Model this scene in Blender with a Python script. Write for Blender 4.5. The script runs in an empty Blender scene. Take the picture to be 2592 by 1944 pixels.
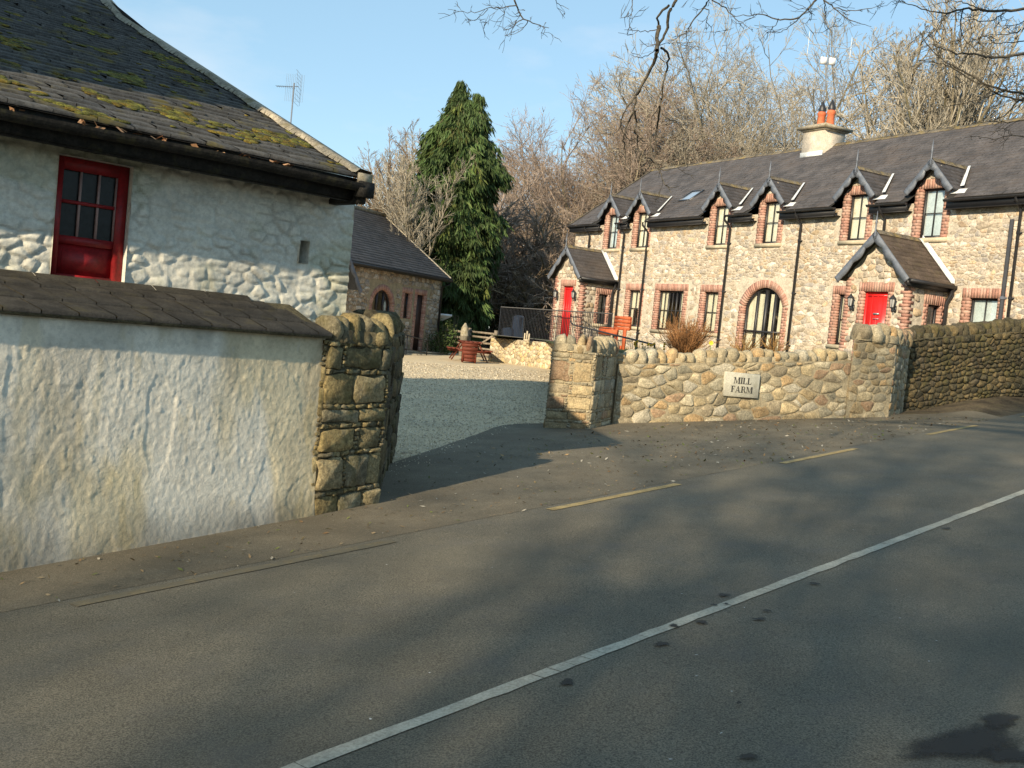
import bpy, math, random
import numpy as np
from mathutils import Vector, Matrix
R_ = math.radians
# ------------------------------------------------------------ camera, sky, sun, exposure
scene = bpy.context.scene
cam_d = bpy.data.cameras.new("camera"); cam = bpy.data.objects.new("camera", cam_d)
scene.collection.objects.link(cam); scene.camera = cam
cam_d.sensor_fit = 'HORIZONTAL'; cam_d.sensor_width = 36.0; cam_d.lens = 36.0 * 2600 / 2592
cam_d.clip_start = 0.05; cam_d.clip_end = 3000
roll = math.atan(.1); pitch = -math.atan(129 / 2600)
fw = Vector((0, math.cos(pitch), math.sin(pitch))); r0 = Vector((1, 0, 0)); u0 = r0.cross(fw)
cr_ = math.cos(roll) * r0 + math.sin(roll) * u0; cu_ = -math.sin(roll) * r0 + math.cos(roll) * u0
cam.matrix_world = Matrix(((cr_.x, cu_.x, -fw.x, 0), (cr_.y, cu_.y, -fw.y, 0), (cr_.z, cu_.z, -fw.z, 0), (0, 0, 0, 1)))
SUN_AZ, SUN_EL = R_(30.0), R_(23.5)          # light travels towards azimuth 31 deg right of +Y
world = bpy.data.worlds.new("World"); scene.world = world; world.use_nodes = True
wt = world.node_tree; wn = wt.nodes; wn.clear()
sky = wn.new('ShaderNodeTexSky'); sky.sky_type = 'NISHITA'; sky.sun_disc = False
sky.sun_elevation = SUN_EL; sky.sun_rotation = SUN_AZ + math.pi
sky.air_density = 1.0; sky.dust_density = 0.25; sky.ozone_density = 1.9
bg = wn.new('ShaderNodeBackground'); bg.inputs[1].default_value = 0.105
wo = wn.new('ShaderNodeOutputWorld')
tc = wn.new('ShaderNodeTexCoord'); mp = wn.new('ShaderNodeMapping'); mp.inputs['Scale'].default_value = (1, 1, 2.6)
mp.inputs['Location'].default_value = (.35, .1, 0)
nz = wn.new('ShaderNodeTexNoise'); nz.inputs['Scale'].default_value = 3.2; nz.inputs['Detail'].default_value = 7; nz.inputs['Roughness'].default_value = .55
rp = wn.new('ShaderNodeValToRGB'); rp.color_ramp.elements[0].position = .53; rp.color_ramp.elements[1].position = .80
rp.color_ramp.elements[1].color = (.6, .6, .6, 1)
mx = wn.new('ShaderNodeMixRGB'); mx.inputs[2].default_value = (5.6, 5.9, 6.3, 1)
wt.links.new(tc.outputs['Generated'], mp.inputs[0]); wt.links.new(mp.outputs[0], nz.inputs[0]); wt.links.new(nz.outputs[0], rp.inputs[0])
hz_ = wn.new('ShaderNodeMixRGB'); hz_.inputs[0].default_value = .45; hz_.inputs[2].default_value = (3.1, 5.1, 6.2, 1); wt.links.new(sky.outputs[0], hz_.inputs[1])
wt.links.new(rp.outputs[0], mx.inputs[0]); wt.links.new(hz_.outputs[0], mx.inputs[1]); wt.links.new(mx.outputs[0], bg.inputs[0]); wt.links.new(bg.outputs[0], wo.inputs[0])
sd = bpy.data.lights.new("sun", 'SUN'); sd.energy = 4.8; sd.angle = R_(.7); sd.color = (1, .84, .60)
sun = bpy.data.objects.new("sun", sd); scene.collection.objects.link(sun)
Ld = Vector((math.sin(SUN_AZ) * math.cos(SUN_EL), math.cos(SUN_AZ) * math.cos(SUN_EL), -math.sin(SUN_EL)))
sun.rotation_euler = Ld.to_track_quat('-Z', 'Y').to_euler(); sun.location = (-20, -30, 20)
vs = scene.view_settings; vs.view_transform = 'Standard'; vs.look = 'None'; vs.gamma = 1; vs.use_curve_mapping = False; vs.exposure = 0.65

C = scene.collection.objects
rng = np.random.default_rng(7)
# ------------------------------------------------------------ helpers
def tag(o, label=None, cat=None, group=None, kind=None):
    if label: o['label'] = label
    if cat: o['category'] = cat
    if group: o['group'] = group
    if kind: o['kind'] = kind
    return o
def empty(name, loc, rz=0):
    o = bpy.data.objects.new(name, None); C.link(o); o.location = loc; o.rotation_euler = (0, 0, rz); o.empty_display_size = .2
    return o
def copy_tree(o, parent=None):
    c = o.copy(); C.link(c)
    if parent is not None: c.parent = parent
    for ch in [k for k in scene.collection.objects if k.parent == o]: copy_tree(ch, c)
    return c

class MB:
    """collects geometry and links it as one mesh object"""
    def __init__(s): s.v = []; s.f = []; s.c = []; s.n = 0
    def add(s, verts, faces, col=(1, 1, 1)):
        verts = np.asarray(verts, float).reshape(-1, 3); b = s.n
        s.v.append(verts); s.n += len(verts)
        for i, f in enumerate(faces): s.f.append([b + k for k in f])
        if isinstance(col, np.ndarray) and col.ndim == 2: s.c.extend([tuple(q) for q in col])
        else: s.c.extend([tuple(col)] * len(faces))
    def quads(s, verts, quads, col):
        verts = np.asarray(verts, float).reshape(-1, 3); q = (np.asarray(quads) + s.n)
        s.v.append(verts); s.n += len(verts); s.f.extend(q.tolist())
        col = np.asarray(col, float)
        if col.ndim == 1: col = np.repeat(col[None], len(q), 0)
        s.c.extend(col.tolist())
    def box(s, a, b, col=(1, 1, 1), M=None):
        x0, y0, z0 = a; x1, y1, z1 = b
        v = np.array([(x0, y0, z0), (x1, y0, z0), (x1, y1, z0), (x0, y1, z0), (x0, y0, z1), (x1, y0, z1), (x1, y1, z1), (x0, y1, z1)], float)
        if M is not None: v = np.array([M @ Vector(q) for q in v])
        s.add(v, [(0, 3, 2, 1), (4, 5, 6, 7), (0, 1, 5, 4), (1, 2, 6, 5), (2, 3, 7, 6), (3, 0, 4, 7)], col)
    def bar(s, p, q, w, h=None, col=(1, 1, 1), up=(0, 0, 1)):
        h = h or w; p = Vector(p); q = Vector(q); d = (q - p); L = d.length; d.normalize()
        u = Vector(up)
        if abs(d.dot(u)) > .98: u = Vector((1, 0, 0))
        a = d.cross(u).normalized(); b = a.cross(d)
        v = [o + a * i * w / 2 + b * j * h / 2 for o in (p, q) for i, j in ((-1, -1), (1, -1), (1, 1), (-1, 1))]
        s.add(v, [(0, 3, 2, 1)[::-1], (4, 5, 6, 7), (0, 1, 5, 4), (1, 2, 6, 5), (2, 3, 7, 6), (3, 0, 4, 7)], col)
    def tube(s, pts, rad, k=8, col=(1, 1, 1), cap=True):
        pts = np.asarray(pts, float); n = len(pts); rad = np.broadcast_to(rad, (n,))
        V, Q = tubes(pts[None], rad[None], k)
        s.quads(V, Q, col)
        if cap:
            for i, ii in ((0, 0), (n - 1, n - 1)):
                s.f.append([s.n - len(V) + ii * k + j for j in range(k)]); s.c.append(tuple(col))
    def build(s, name, mat, parent=None, org=(0, 0, 0), smooth=False, loc=None, rz=0):
        me = bpy.data.meshes.new(name)
        V = np.concatenate(s.v) - np.array(org, float)
        lens = np.fromiter((len(f) for f in s.f), int, len(s.f)); starts = np.concatenate([[0], np.cumsum(lens)[:-1]])
        idx = np.fromiter((i for f in s.f for i in f), int, int(lens.sum()))
        me.vertices.add(len(V)); me.vertices.foreach_set('co', V.ravel().astype(np.float32))
        me.loops.add(len(idx)); me.loops.foreach_set('vertex_index', idx.astype(np.int32))
        me.polygons.add(len(lens)); me.polygons.foreach_set('loop_start', starts.astype(np.int32))
        if smooth: me.polygons.foreach_set('use_smooth', np.ones(len(lens), bool))
        me.update(calc_edges=True); me.validate()
        at = me.attributes.new('col', 'FLOAT_COLOR', 'FACE')
        c = np.ones((len(me.polygons), 4), np.float32); cc = np.array(s.c, np.float32)[:len(c)]; c[:len(cc), :3] = cc
        at.data.foreach_set('color', c.ravel())
        me.materials.append(mat)
        o = bpy.data.objects.new(name, me); C.link(o)
        if parent is not None: o.parent = parent
        if loc is not None: o.location = loc
        if rz: o.rotation_euler = (0, 0, rz)
        return o

def tubes(P, Rr, k):
    """P (N,S,3), Rr (N,S) -> verts, quads, vectorised"""
    N, S, _ = P.shape
    T = np.gradient(P, axis=1) if S > 2 else np.repeat((P[:, 1:] - P[:, :1]), 2, 1)
    T /= np.linalg.norm(T, axis=2, keepdims=True) + 1e-9
    ref = np.where(np.abs(T[:, :, 2:3]) > .9, np.array([1., 0, 0]), np.array([0, 0, 1.]))
    A = np.cross(T, ref); A /= np.linalg.norm(A, axis=2, keepdims=True) + 1e-9; B = np.cross(T, A)
    an = np.arange(k) / k * 2 * np.pi
    V = P[:, :, None] + Rr[:, :, None, None] * (A[:, :, None] * np.cos(an)[None, None, :, None] + B[:, :, None] * np.sin(an)[None, None, :, None])
    base = (np.arange(N) * S * k)[:, None, None] + (np.arange(S - 1) * k)[None, :, None]
    j = np.arange(k); j2 = (j + 1) % k
    Q = np.stack([base + j, base + j2, base + k + j2, base + k + j], -1).reshape(-1, 4)
    return V.reshape(-1, 3), Q

def node_mat(name):
    m = bpy.data.materials.new(name); m.use_nodes = True; nt = m.node_tree
    b = nt.nodes['Principled BSDF']; return m, nt, b
def add_noise(nt, scale, detail=6, rough=.6, vec=None, stretch=None):
    t = nt.nodes.new('ShaderNodeTexCoord'); n = nt.nodes.new('ShaderNodeTexNoise')
    n.inputs['Scale'].default_value = scale; n.inputs['Detail'].default_value = detail; n.inputs['Roughness'].default_value = rough
    if stretch:
        mpp = nt.nodes.new('ShaderNodeMapping'); mpp.inputs['Scale'].default_value = stretch
        nt.links.new(t.outputs['Object'], mpp.inputs[0]); nt.links.new(mpp.outputs[0], n.inputs['Vector'])
    else: nt.links.new(t.outputs['Object'], n.inputs['Vector'])
    return n
def ramp(nt, src, p0, c0, p1, c1):
    r = nt.nodes.new('ShaderNodeValToRGB'); e = r.color_ramp.elements
    e[0].position = p0; e[0].color = (*c0, 1) if len(c0) == 3 else c0; e[1].position = p1; e[1].color = (*c1, 1)
    nt.links.new(src, r.inputs[0]); return r.outputs[0]
def mix(nt, fac, a, b, mode='MIX'):
    m = nt.nodes.new('ShaderNodeMixRGB'); m.blend_type = mode
    for i, x in enumerate((fac, a, b)):
        if isinstance(x, (int, float)): m.inputs[i].default_value = x
        elif isinstance(x, tuple): m.inputs[i].default_value = (*x, 1)
        else: nt.links.new(x, m.inputs[i])
    return m.outputs[0]
def mat(name, base, rough=.85, var=.25, vscale=6., fine=60., bump=.3, bdist=.01, stains=(), spec=.3, metal=0, bscale=None, stretch=None, sstretch=None, fk=1.0):
    """base colour x per-face 'col' attribute x noise; stains = [(scale, lo, hi, colour, strength)]"""
    m, nt, b = node_mat(name)
    at = nt.nodes.new('ShaderNodeAttribute'); at.attribute_name = 'col'
    c = mix(nt, 1.0, base, at.outputs['Color'], 'MULTIPLY')
    n1 = add_noise(nt, vscale, 5, .6, stretch=stretch); c = mix(nt, 1.0, c, ramp(nt, n1.outputs[0], .36, (1 - var,) * 3, .64, (1 + var * .6,) * 3), 'MULTIPLY')
    n2 = add_noise(nt, fine, 4, .7); c = mix(nt, 1.0, c, ramp(nt, n2.outputs[0], .40, (1 - var * fk,) * 3, .60, (1 + var * fk * .7,) * 3), 'MULTIPLY')
    for (sc, lo, hi, col, st) in stains:
        n3 = add_noise(nt, sc, 7, .62, stretch=sstretch); f = ramp(nt, n3.outputs[0], lo, (0, 0, 0), hi, (st,) * 3); c = mix(nt, f, c, col)
    nt.links.new(c, b.inputs['Base Color']); b.inputs['Roughness'].default_value = rough
    b.inputs['Specular IOR Level'].default_value = spec; b.inputs['Metallic'].default_value = metal
    if bump:
        n4 = add_noise(nt, bscale or fine * .5, 8, .7, stretch=stretch); bp = nt.nodes.new('ShaderNodeBump'); bp.inputs['Strength'].default_value = bump; bp.inputs['Distance'].default_value = bdist
        nt.links.new(n4.outputs[0], bp.inputs['Height']); nt.links.new(bp.outputs[0], b.inputs['Normal'])
    return m

M = {}
M['asphalt'] = mat('asphalt', (.146, .131, .098), .9, .16, 1.2, 110, .7, .006, [(2.2, .52, .75, (.11, .105, .095), .6), (170, .60, .66, (.34, .30, .24), .8), (130, .62, .68, (.05, .047, .04), .7), (35, .60, .68, (.24, .21, .16), .35), (.5, .5, .7, (.10, .092, .07), .6), (75, .60, .65, (.045, .042, .036), .5)], bscale=100, fk=3.2)
M['apron'] = mat('apron_asphalt', (.152, .130, .092), .92, .2, 2.0, 100, .7, .008, [(1.1, .45, .7, (.10, .084, .058), .7), (130, .60, .66, (.40, .33, .24), .7), (60, .63, .69, (.06, .045, .03), .7), (28, .60, .68, (.28, .23, .16), .4)], bscale=90, fk=1.8)
M['gravel'] = mat('gravel', (.60, .48, .31), .95, .10, .8, 26, .6, .02, [(1.0, .45, .7, (.44, .38, .28), .5), (22, .56, .64, (.24, .21, .16), .55), (40, .60, .66, (.75, .70, .58), .5)], bscale=22, fk=2.0)
M['earth'] = mat('earth', (.12, .09, .055), .97, .5, 2.5, 30, 1.0, .03, [(5, .5, .65, (.09, .075, .035), .6)])
M['grass'] = mat('yard_turf', (.07, .09, .03), .97, .5, 2.5, 40, 1.0, .03)
M['stone'] = mat('field_stone', (1, 1, 1), .88, .28, 9, 45, .8, .012, [(14, .54, .66, (.22, .20, .13), .45), (30, .60, .68, (.55, .50, .38), .3)], bscale=26, fk=1.2)
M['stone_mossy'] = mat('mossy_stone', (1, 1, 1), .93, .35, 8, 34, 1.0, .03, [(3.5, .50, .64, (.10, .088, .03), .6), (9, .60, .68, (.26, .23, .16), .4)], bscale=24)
M['stone_house'] = mat('rubble_stone', (1.02, 1, .97), .9, .22, 5, 22, .8, .015, [(9, .56, .66, (.56, .50, .38), .5), (13, .60, .68, (.16, .14, .10), .5)], bscale=18, fk=1.2)
M['mortar'] = mat('lime_mortar', (.33, .275, .18), .95, .25, 4, 40, .6, .01)
M['mortar_pale'] = mat('pale_mortar', (.52, .46, .37), .95, .2, 4, 26, .8, .015, [(13, .55, .64, (.25, .21, .15), .6)], fk=1.3)
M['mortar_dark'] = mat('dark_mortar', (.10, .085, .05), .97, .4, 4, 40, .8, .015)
M['limewash'] = mat('limewash_stone', (.66, .64, .56), .88, .12, 3, 30, .6, .012, [(3.0, .60, .74, (.36, .35, .17), .55), (11, .68, .74, (.2, .19, .14), .5)], bscale=26)
M['limewash_plaster'] = mat('limewash_render', (.76, .71, .60), .88, .08, 2, 26, .8, .010, [(3.5, .62, .72, (.50, .42, .26), .4), (9, .60, .72, (.46, .43, .38), .4)], bscale=26, sstretch=(1.2, 1.2, .7))
M['slate_old'] = mat('mossy_slate', (.085, .082, .078), .75, .3, 12, 60, .5, .006, [(3.2, .56, .66, (.16, .13, .03), .7), (30, .62, .72, (.2, .19, .16), .4)], spec=.3)
M['slate_cap'] = mat('coping_slate', (.052, .046, .038), .8, .3, 8, 60, .4, .006, [(6, .55, .7, (.09, .075, .04), .5)])
M['slate'] = mat('blue_slate', (.078, .070, .070), .55, .3, 2, 25, .4, .006, [(1.3, .5, .7, (.095, .074, .062), .6), (8, .6, .7, (.12, .125, .135), .35)], spec=.5)
M['slate_porch'] = mat('brown_slate', (.10, .075, .06), .7, .3, 3, 25, .4, .006, [(5, .5, .7, (.12, .10, .055), .5)], spec=.4)
M['slate_dark'] = mat('shaded_blue_slate', (.060, .062, .082), .6, .3, 3, 25, .4, .006, spec=.4)
M['moss'] = mat('moss', (.125, .125, .022), 1, .5, 14, 80, 1, .02, bscale=60)
M['ridge'] = mat('ridge_tile', (.17, .14, .10), .95, .4, 4, 30, .7, .01, [(5, .5, .62, (.30, .21, .06), .6)])
M['concrete'] = mat('weathered_concrete', (.34, .30, .23), .95, .3, 6, 40, .7, .01, [(5, .55, .68, (.17, .13, .04), .75)])
M['chimney'] = mat('chimney_render', (.52, .46, .38), .92, .2, 3, 30, .4, .01, [(4, .55, .7, (.36, .33, .3), .5)])
M['brick'] = mat('red_brick', (1, 1, 1), .9, .2, 20, 60, .4, .006)
M['black'] = mat('black_paint', (.022, .022, .025), .45, .2, 4, 40, .1, .004, spec=.5)
M['bargeboard'] = mat('grey_paint', (.13, .145, .175), .5, .2, 4, 40, .1, .004, spec=.5)
M['greypipe'] = mat('grey_plastic', (.13, .14, .17), .4, .1, 4, 40, 0, spec=.5)
M['oldgutter'] = mat('old_gutter', (.02, .018, .015), .8, .5, 10, 50, .6, .01, [(8, .55, .65, (.05, .045, .02), .7)])
M['red_new'] = mat('red_door_paint', (.60, .02, .02), .35, .08, 4, 40, .05, .003, spec=.5)
M['red_old'] = mat('red_window_paint', (.25, .010, .012), .5, .2, 6, 40, .2, .004, spec=.4)
M['redwood'] = mat('red_stained_wood', (.45, .10, .035), .7, .25, 6, 50, .2, .004)
M['redwood_dark'] = mat('dark_red_wood', (.13, .03, .016), .7, .25, 6, 50, .2, .004)
M['greywood'] = mat('weathered_wood', (.24, .20, .15), .9, .3, 6, 50, .4, .005)
M['sill'] = mat('stone_sill', (.50, .43, .31), .9, .2, 6, 50, .3, .004)
M['lead'] = mat('lead_flashing', (.68, .70, .70), .6, .2, 5, 30, .2, .004, spec=.5)
M['terracotta'] = mat('terracotta', (.52, .14, .06), .75, .2, 8, 40, .2, .004)
M['white'] = mat('white_paint_line', (.43, .40, .32), .9, .2, 4, 60, .5, .004, [(6, .58, .72, (.2, .19, .17), .6)])
M['yellow'] = mat('yellow_line', (.38, .28, .125), .9, .25, 4, 60, .5, .004, [(7, .52, .68, (.2, .17, .11), .6)])
M['yellow_worn'] = mat('worn_yellow_line', (.165, .135, .082), .9, .25, 4, 60, .5, .004, [(9, .40, .52, (.136, .120, .084), 1.0)])
M['oil'] = mat('oil_stain', (.022, .018, .016), .55, .3, 4, 60, .4, .004)
M['curtain'] = mat('curtain', (.78, .72, .58), .9, .1, 5, 40, .1, .004)
M['blind'] = mat('blind', (.62, .68, .70), .9, .1, 5, 40, .1, .004)
M['dark'] = mat('dark_interior', (.03, .028, .025), .9, .2, 5, 40, 0)
M['plaque'] = mat('carved_plaque', (.46, .44, .36), .9, .15, 10, 60, .5, .004, [(6, .55, .7, (.3, .28, .2), .5)])
M['letter'] = mat('lettering', (.045, .045, .042), .8, .1, 10, 60, 0)
M['metal'] = mat('galvanised', (.35, .37, .4), .4, .1, 6, 40, 0, metal=.6)
M['plastic_white'] = mat('white_plastic', (.8, .8, .8), .5, .05, 6, 40, 0)
M['bark'] = mat('bark', (.20, .17, .115), .95, .35, 1.5, 14, .6, .03, [(1.2, .5, .65, (.15, .14, .06), .5)])
M['twig'] = mat('twig', (.23, .17, .11), .95, .2, .4, 3, 0)
M['twig_red'] = mat('red_twig', (.32, .25, .20), .95, .2, .4, 3, 0)
M['twig_grey'] = mat('grey_twig', (.37, .33, .26), .95, .2, .4, 3, 0)
M['bark_dark'] = mat('dark_bark', (.095, .082, .062), .95, .4, 6, 30, .5, .01)
M['foliage'] = mat('conifer_foliage', (1, 1, 1), .8, .2, .8, 6, 0)
M['leaf'] = mat('leaf', (1, 1, 1), .7, .2, 1, 8, 0)
M['straw'] = mat('dry_leaf', (1, 1, 1), .9, .2, 5, 20, 0)
def glass_mat():
    m = bpy.data.materials.new('window_glass'); m.use_nodes = True; nt = m.node_tree; nt.nodes.clear()
    o = nt.nodes.new('ShaderNodeOutputMaterial'); t = nt.nodes.new('ShaderNodeBsdfTransparent'); t.inputs[0].default_value = (.9, .93, .92, 1)
    g = nt.nodes.new('ShaderNodeBsdfGlossy'); g.inputs['Roughness'].default_value = .03; g.inputs[0].default_value = (.9, .95, 1, 1)
    fr = nt.nodes.new('ShaderNodeFresnel'); fr.inputs[0].default_value = 1.55
    mm = nt.nodes.new('ShaderNodeMath'); mm.operation = 'MULTIPLY_ADD'; mm.inputs[1].default_value = 1.4; mm.inputs[2].default_value = .04
    x = nt.nodes.new('ShaderNodeMixShader'); nt.links.new(fr.outputs[0], mm.inputs[0]); nt.links.new(mm.outputs[0], x.inputs[0]); nt.links.new(t.outputs[0], x.inputs[1]); nt.links.new(g.outputs[0], x.inputs[2]); nt.links.new(x.outputs[0], o.inputs[0])
    return m
M['glass'] = glass_mat()

# ------------------------------------------------------------ terrain heights
def sm(t): t = np.clip(t, 0, 1); return t * t * (3 - 2 * t)
def Hh(x, y):
    x = np.asarray(x, float); y = np.asarray(y, float)
    xc = np.clip(x, -14, 30); yc = np.clip(y, -30, 90)
    road = -1.65 + .0913 * xc + .0116 * yc
    yard = -1.55 + .03 * xc + .010 * yc
    v = -.743 * x + .669 * y
    w = sm((v - 9.5) / 8.0)
    z = road * (1 - w) + yard * w
    z = z + .24 * sm((v - 5.75) / .7) * sm((x - 7.4) / 2.5) * (1 - sm((v - 9) / 3))
    far = sm((y - 60) / 60.)
    return z * (1 - far) + far * (-.6)
def uv2xy(u, v): return (.669 * u - .743 * v, .743 * u + .669 * v)
def sheet(name, xs, ys, mat_, dz, fn=None, keep=None, parent=None, nz_=0.):
    X, Y = np.meshgrid(xs, ys); Xw, Yw = (X, Y) if fn is None else fn(X, Y)
    Z = Hh(Xw, Yw) + dz
    if nz_: Z = Z + nz_ * (vnoise(Xw * 1.5, Yw * 1.5) - .5)
    n, m_ = X.shape; V = np.stack([Xw, Yw, Z], -1).reshape(-1, 3)
    i, j = np.meshgrid(np.arange(n - 1), np.arange(m_ - 1), indexing='ij'); a = (i * m_ + j).ravel()
    Q = np.stack([a, a + 1, a + m_ + 1, a + m_], -1)
    if keep is not None:
        cx = V[Q].mean(1); Q = Q[keep(cx[:, 0], cx[:, 1])]
    mb = MB(); mb.quads(V, Q, (1, 1, 1)); o = mb.build(name, mat_, parent, smooth=True)
    return o
def vnoise(x, y, seed=0):
    xi = np.floor(x).astype(int); yi = np.floor(y).astype(int); fx = sm(x - xi); fy = sm(y - yi)
    def h(a, b):
        t = np.sin(a * 127.1 + b * 311.7 + seed * 17.3) * 43758.5453; return t - np.floor(t)
    return (h(xi, yi) * (1 - fx) + h(xi + 1, yi) * fx) * (1 - fy) + (h(xi, yi + 1) * (1 - fx) + h(xi + 1, yi + 1) * fx) * fy
def fbm(x, y, o=4, seed=0):
    s = 0; a = .5
    for k in range(o): s = s + a * vnoise(x * 2 ** k, y * 2 ** k, seed + k); a *= .5
    return s
xs = np.concatenate([np.linspace(-900, -60, 12), np.linspace(-50, -14, 10), np.arange(-13, 20, 1.), np.linspace(21, 60, 12), np.linspace(80, 900, 12)])
ys = np.concatenate([np.linspace(-400, -40, 8), np.arange(-30, 60, 1.), np.linspace(62, 130, 20), np.linspace(160, 1500, 12)])
tag(sheet('ground', xs, ys, M['earth'], -.035), kind='structure')
# road strip in road coordinates (u along, v across)
us = np.arange(-40, 60, 1.)
road = tag(sheet('road', us, np.concatenate([[-.6, 0], np.arange(.5, 5.8, .45), [5.81]]), M['asphalt'], .0, uv2xy), kind='structure')
tag(sheet('verge', us, np.array([-12, -9, -6, -4, -2.5, -1.5, -.95, -.6]), M['earth'], .01, uv2xy), kind='structure')
# apron between road and walls / gateway
def apron_keep(x, y):
    u = .669 * x + .743 * y; v = -.743 * x + .669 * y
    return (u < 19.2) & ~((x > 8.2) & (v > 5.9))
def apron_fn(U, V):
    # V 0..1 from road edge to the wall line / gateway mouth
    uu = np.array([-14, 2.98, 5.4, 6.2, 12.2, 12.8, 18.2, 19.6]); vv = np.array([7.6, 7.0, 7.3, 8.0, 11.0, 10.6, 7.9, 6.4])
    top = np.interp(U, uu, vv) + .12 * (fbm(U * 1.3, U * 0 + .5, 3) - .5); v = 5.78 + V * (top - 5.78); return uv2xy(U, v)
tag(sheet('apron', np.arange(-14, 19.7, .4), np.linspace(0, 1, 14), M['apron'], .002, apron_fn), kind='structure')
tag(sheet('gravel_courtyard', np.arange(-12, 4.1, .5), np.arange(8.5, 47.1, .5), M['gravel'], -.012, None, lambda x, y: (-.743 * x + .669 * y > 6.9) & (y > 9) ), kind='structure')
def terr_keep(x, y):
    u = .508 * x - .861 * y; n = .861 * x + .508 * y
    return (n < 30) & (x > 1.2 - .0 * y) & (y > 17.6 + .33 * (x - 1.7)) & (y > 20.6 + .52 * (x - 7.7)) | ((x > -1) & (y > 38.6) & (n < 30))
XX, YY = np.meshgrid(np.arange(-1, 30, .5), np.arange(17, 60, .5))
mbt = MB(); V = np.stack([XX, YY, -.2 + 0 * XX + .06 * fbm(XX, YY)], -1).reshape(-1, 3); n_, m_ = XX.shape
i, j = np.meshgrid(np.arange(n_ - 1), np.arange(m_ - 1), indexing='ij'); a = (i * m_ + j).ravel(); Q = np.stack([a, a + 1, a + m_ + 1, a + m_], -1)
cx = V[Q].mean(1); k = terr_keep(cx[:, 0], cx[:, 1]); V[:, 2] += np.clip((V[:, 0] - 8) * .06, 0, 1.2) * (V[:, 1] < 28)
mbt.quads(V, Q[k], (1, 1, 1)); tag(mbt.build('terrace', M['grass'], smooth=True), kind='structure')

# markings (children of the road)
def strip(name, u0, u1, vc, w, mat_, seed=0, dz=.005, gaps=False):
    n = max(2, int((u1 - u0) / .12)); mb = MB(); r = np.random.default_rng(seed)
    uu = np.linspace(u0, u1, n + 1); jl = r.normal(0, .003, n + 1); jr = r.normal(0, .003, n + 1)
    for k in range(n):
        g = (.003 + .005 * r.random()) if gaps and r.random() < .4 else 0
        U = [uu[k] + g, uu[k + 1], uu[k + 1], uu[k] + g]; V_ = [vc(uu[k]) - w / 2 + jl[k], vc(uu[k + 1]) - w / 2 + jl[k + 1], vc(uu[k + 1]) + w / 2 + jr[k + 1], vc(uu[k]) + w / 2 + jr[k]]
        P = [(*uv2xy(U[q], V_[q]), 0) for q in range(4)]; P = [(p[0], p[1], float(Hh(p[0], p[1])) + dz) for p in P]
        mb.add(P, [(0, 1, 2, 3)], (1, 1, 1))
    return mb.build(name, mat_, road)
strip('centre_line', -8, 50, lambda u: 2.95 + .0 * u, .078, M['white'], 1, gaps=True)
yv = lambda u: 5.64 - .0016 * max(0, u - 12) ** 2
for k, u0_ in enumerate([6.92 - 4.2, 6.92, 6.92 + 4.22, 6.92 + 8.7, 6.92 + 12.95, 6.92 + 17.1]):
    strip('edge_line_dash', u0_, u0_ + (2.02 if k else 2.4), yv, .10, M['yellow'] if k else M['yellow_worn'], 10 + k)
def stain_mat(name, col, rough):
    m, nt, b = node_mat(name); at = nt.nodes.new('ShaderNodeAttribute'); at.attribute_name = 'rim'; n = add_noise(nt, 28, 6, .7); n2 = add_noise(nt, 130, 3, .7)
    a = nt.nodes.new('ShaderNodeMath'); a.operation = 'MULTIPLY_ADD'; a.inputs[1].default_value = .9; nt.links.new(n.outputs[0], a.inputs[0]); nt.links.new(at.outputs['Fac'], a.inputs[2])
    a2 = nt.nodes.new('ShaderNodeMath'); a2.operation = 'MULTIPLY_ADD'; a2.inputs[1].default_value = .5; nt.links.new(n2.outputs[0], a2.inputs[0]); nt.links.new(a.outputs[0], a2.inputs[2])
    nt.links.new(ramp(nt, a2.outputs[0], .50, (0, 0, 0), .98, (.9,) * 3), b.inputs['Alpha']); b.inputs['Base Color'].default_value = (*col, 1); b.inputs['Roughness'].default_value = rough; return m
M['oil'] = stain_mat('oil_stain', (.026, .021, .016), .85); M['dropping'] = stain_mat('bird_dropping', (.6, .6, .57), .9)
def patch(name, x, y, rx, ry, ang, seed, mat_, parent=road, dz=.006):
    r = np.random.default_rng(seed); n = 22; ph = r.random(4) * 6.28; pts = [(x, y)]
    for k in range(n):
        a = k / n * 6.283; q = 1 + .22 * math.sin(2 * a + ph[0]) + .16 * math.sin(3 * a + ph[1]) + .09 * math.sin(5 * a + ph[2]) + r.normal(0, .04)
        dx, dy = rx * q * math.cos(a), ry * q * math.sin(a); pts.append((x + dx * math.cos(ang) - dy * math.sin(ang), y + dx * math.sin(ang) + dy * math.cos(ang)))
    inner = [(x + (p[0] - x) * .5, y + (p[1] - y) * .5) for p in pts[1:]]; allp = [pts[0]] + inner + pts[1:]
    P = [(p[0], p[1], float(Hh(*p)) + dz) for p in allp]; mb = MB(); mb.add(P, [(0, 1 + k, 1 + (k + 1) % n) for k in range(n)] + [(1 + k, 1 + n + k, 1 + n + (k + 1) % n, 1 + (k + 1) % n) for k in range(n)])
    o = mb.build(name, mat_, parent); at = o.data.attributes.new('rim', 'FLOAT', 'POINT'); at.data.foreach_set('value', np.array([.62] + [.20] * n + [-.42] * n, np.float32)); return o
def ray(px, py):
    d = fw + cr_ * ((px - 1296) / 2600) - cu_ * ((py - 972) / 2600); return np.array(d) / d.y
def gnd(px, py):
    d = ray(px, py)
    lo, hi = .5, 120.
    for _ in range(50):
        m = (lo + hi) / 2
        if d[2] * m > float(Hh(d[0] * m, d[1] * m)): lo = m
        else: hi = m
    return d * lo
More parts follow.
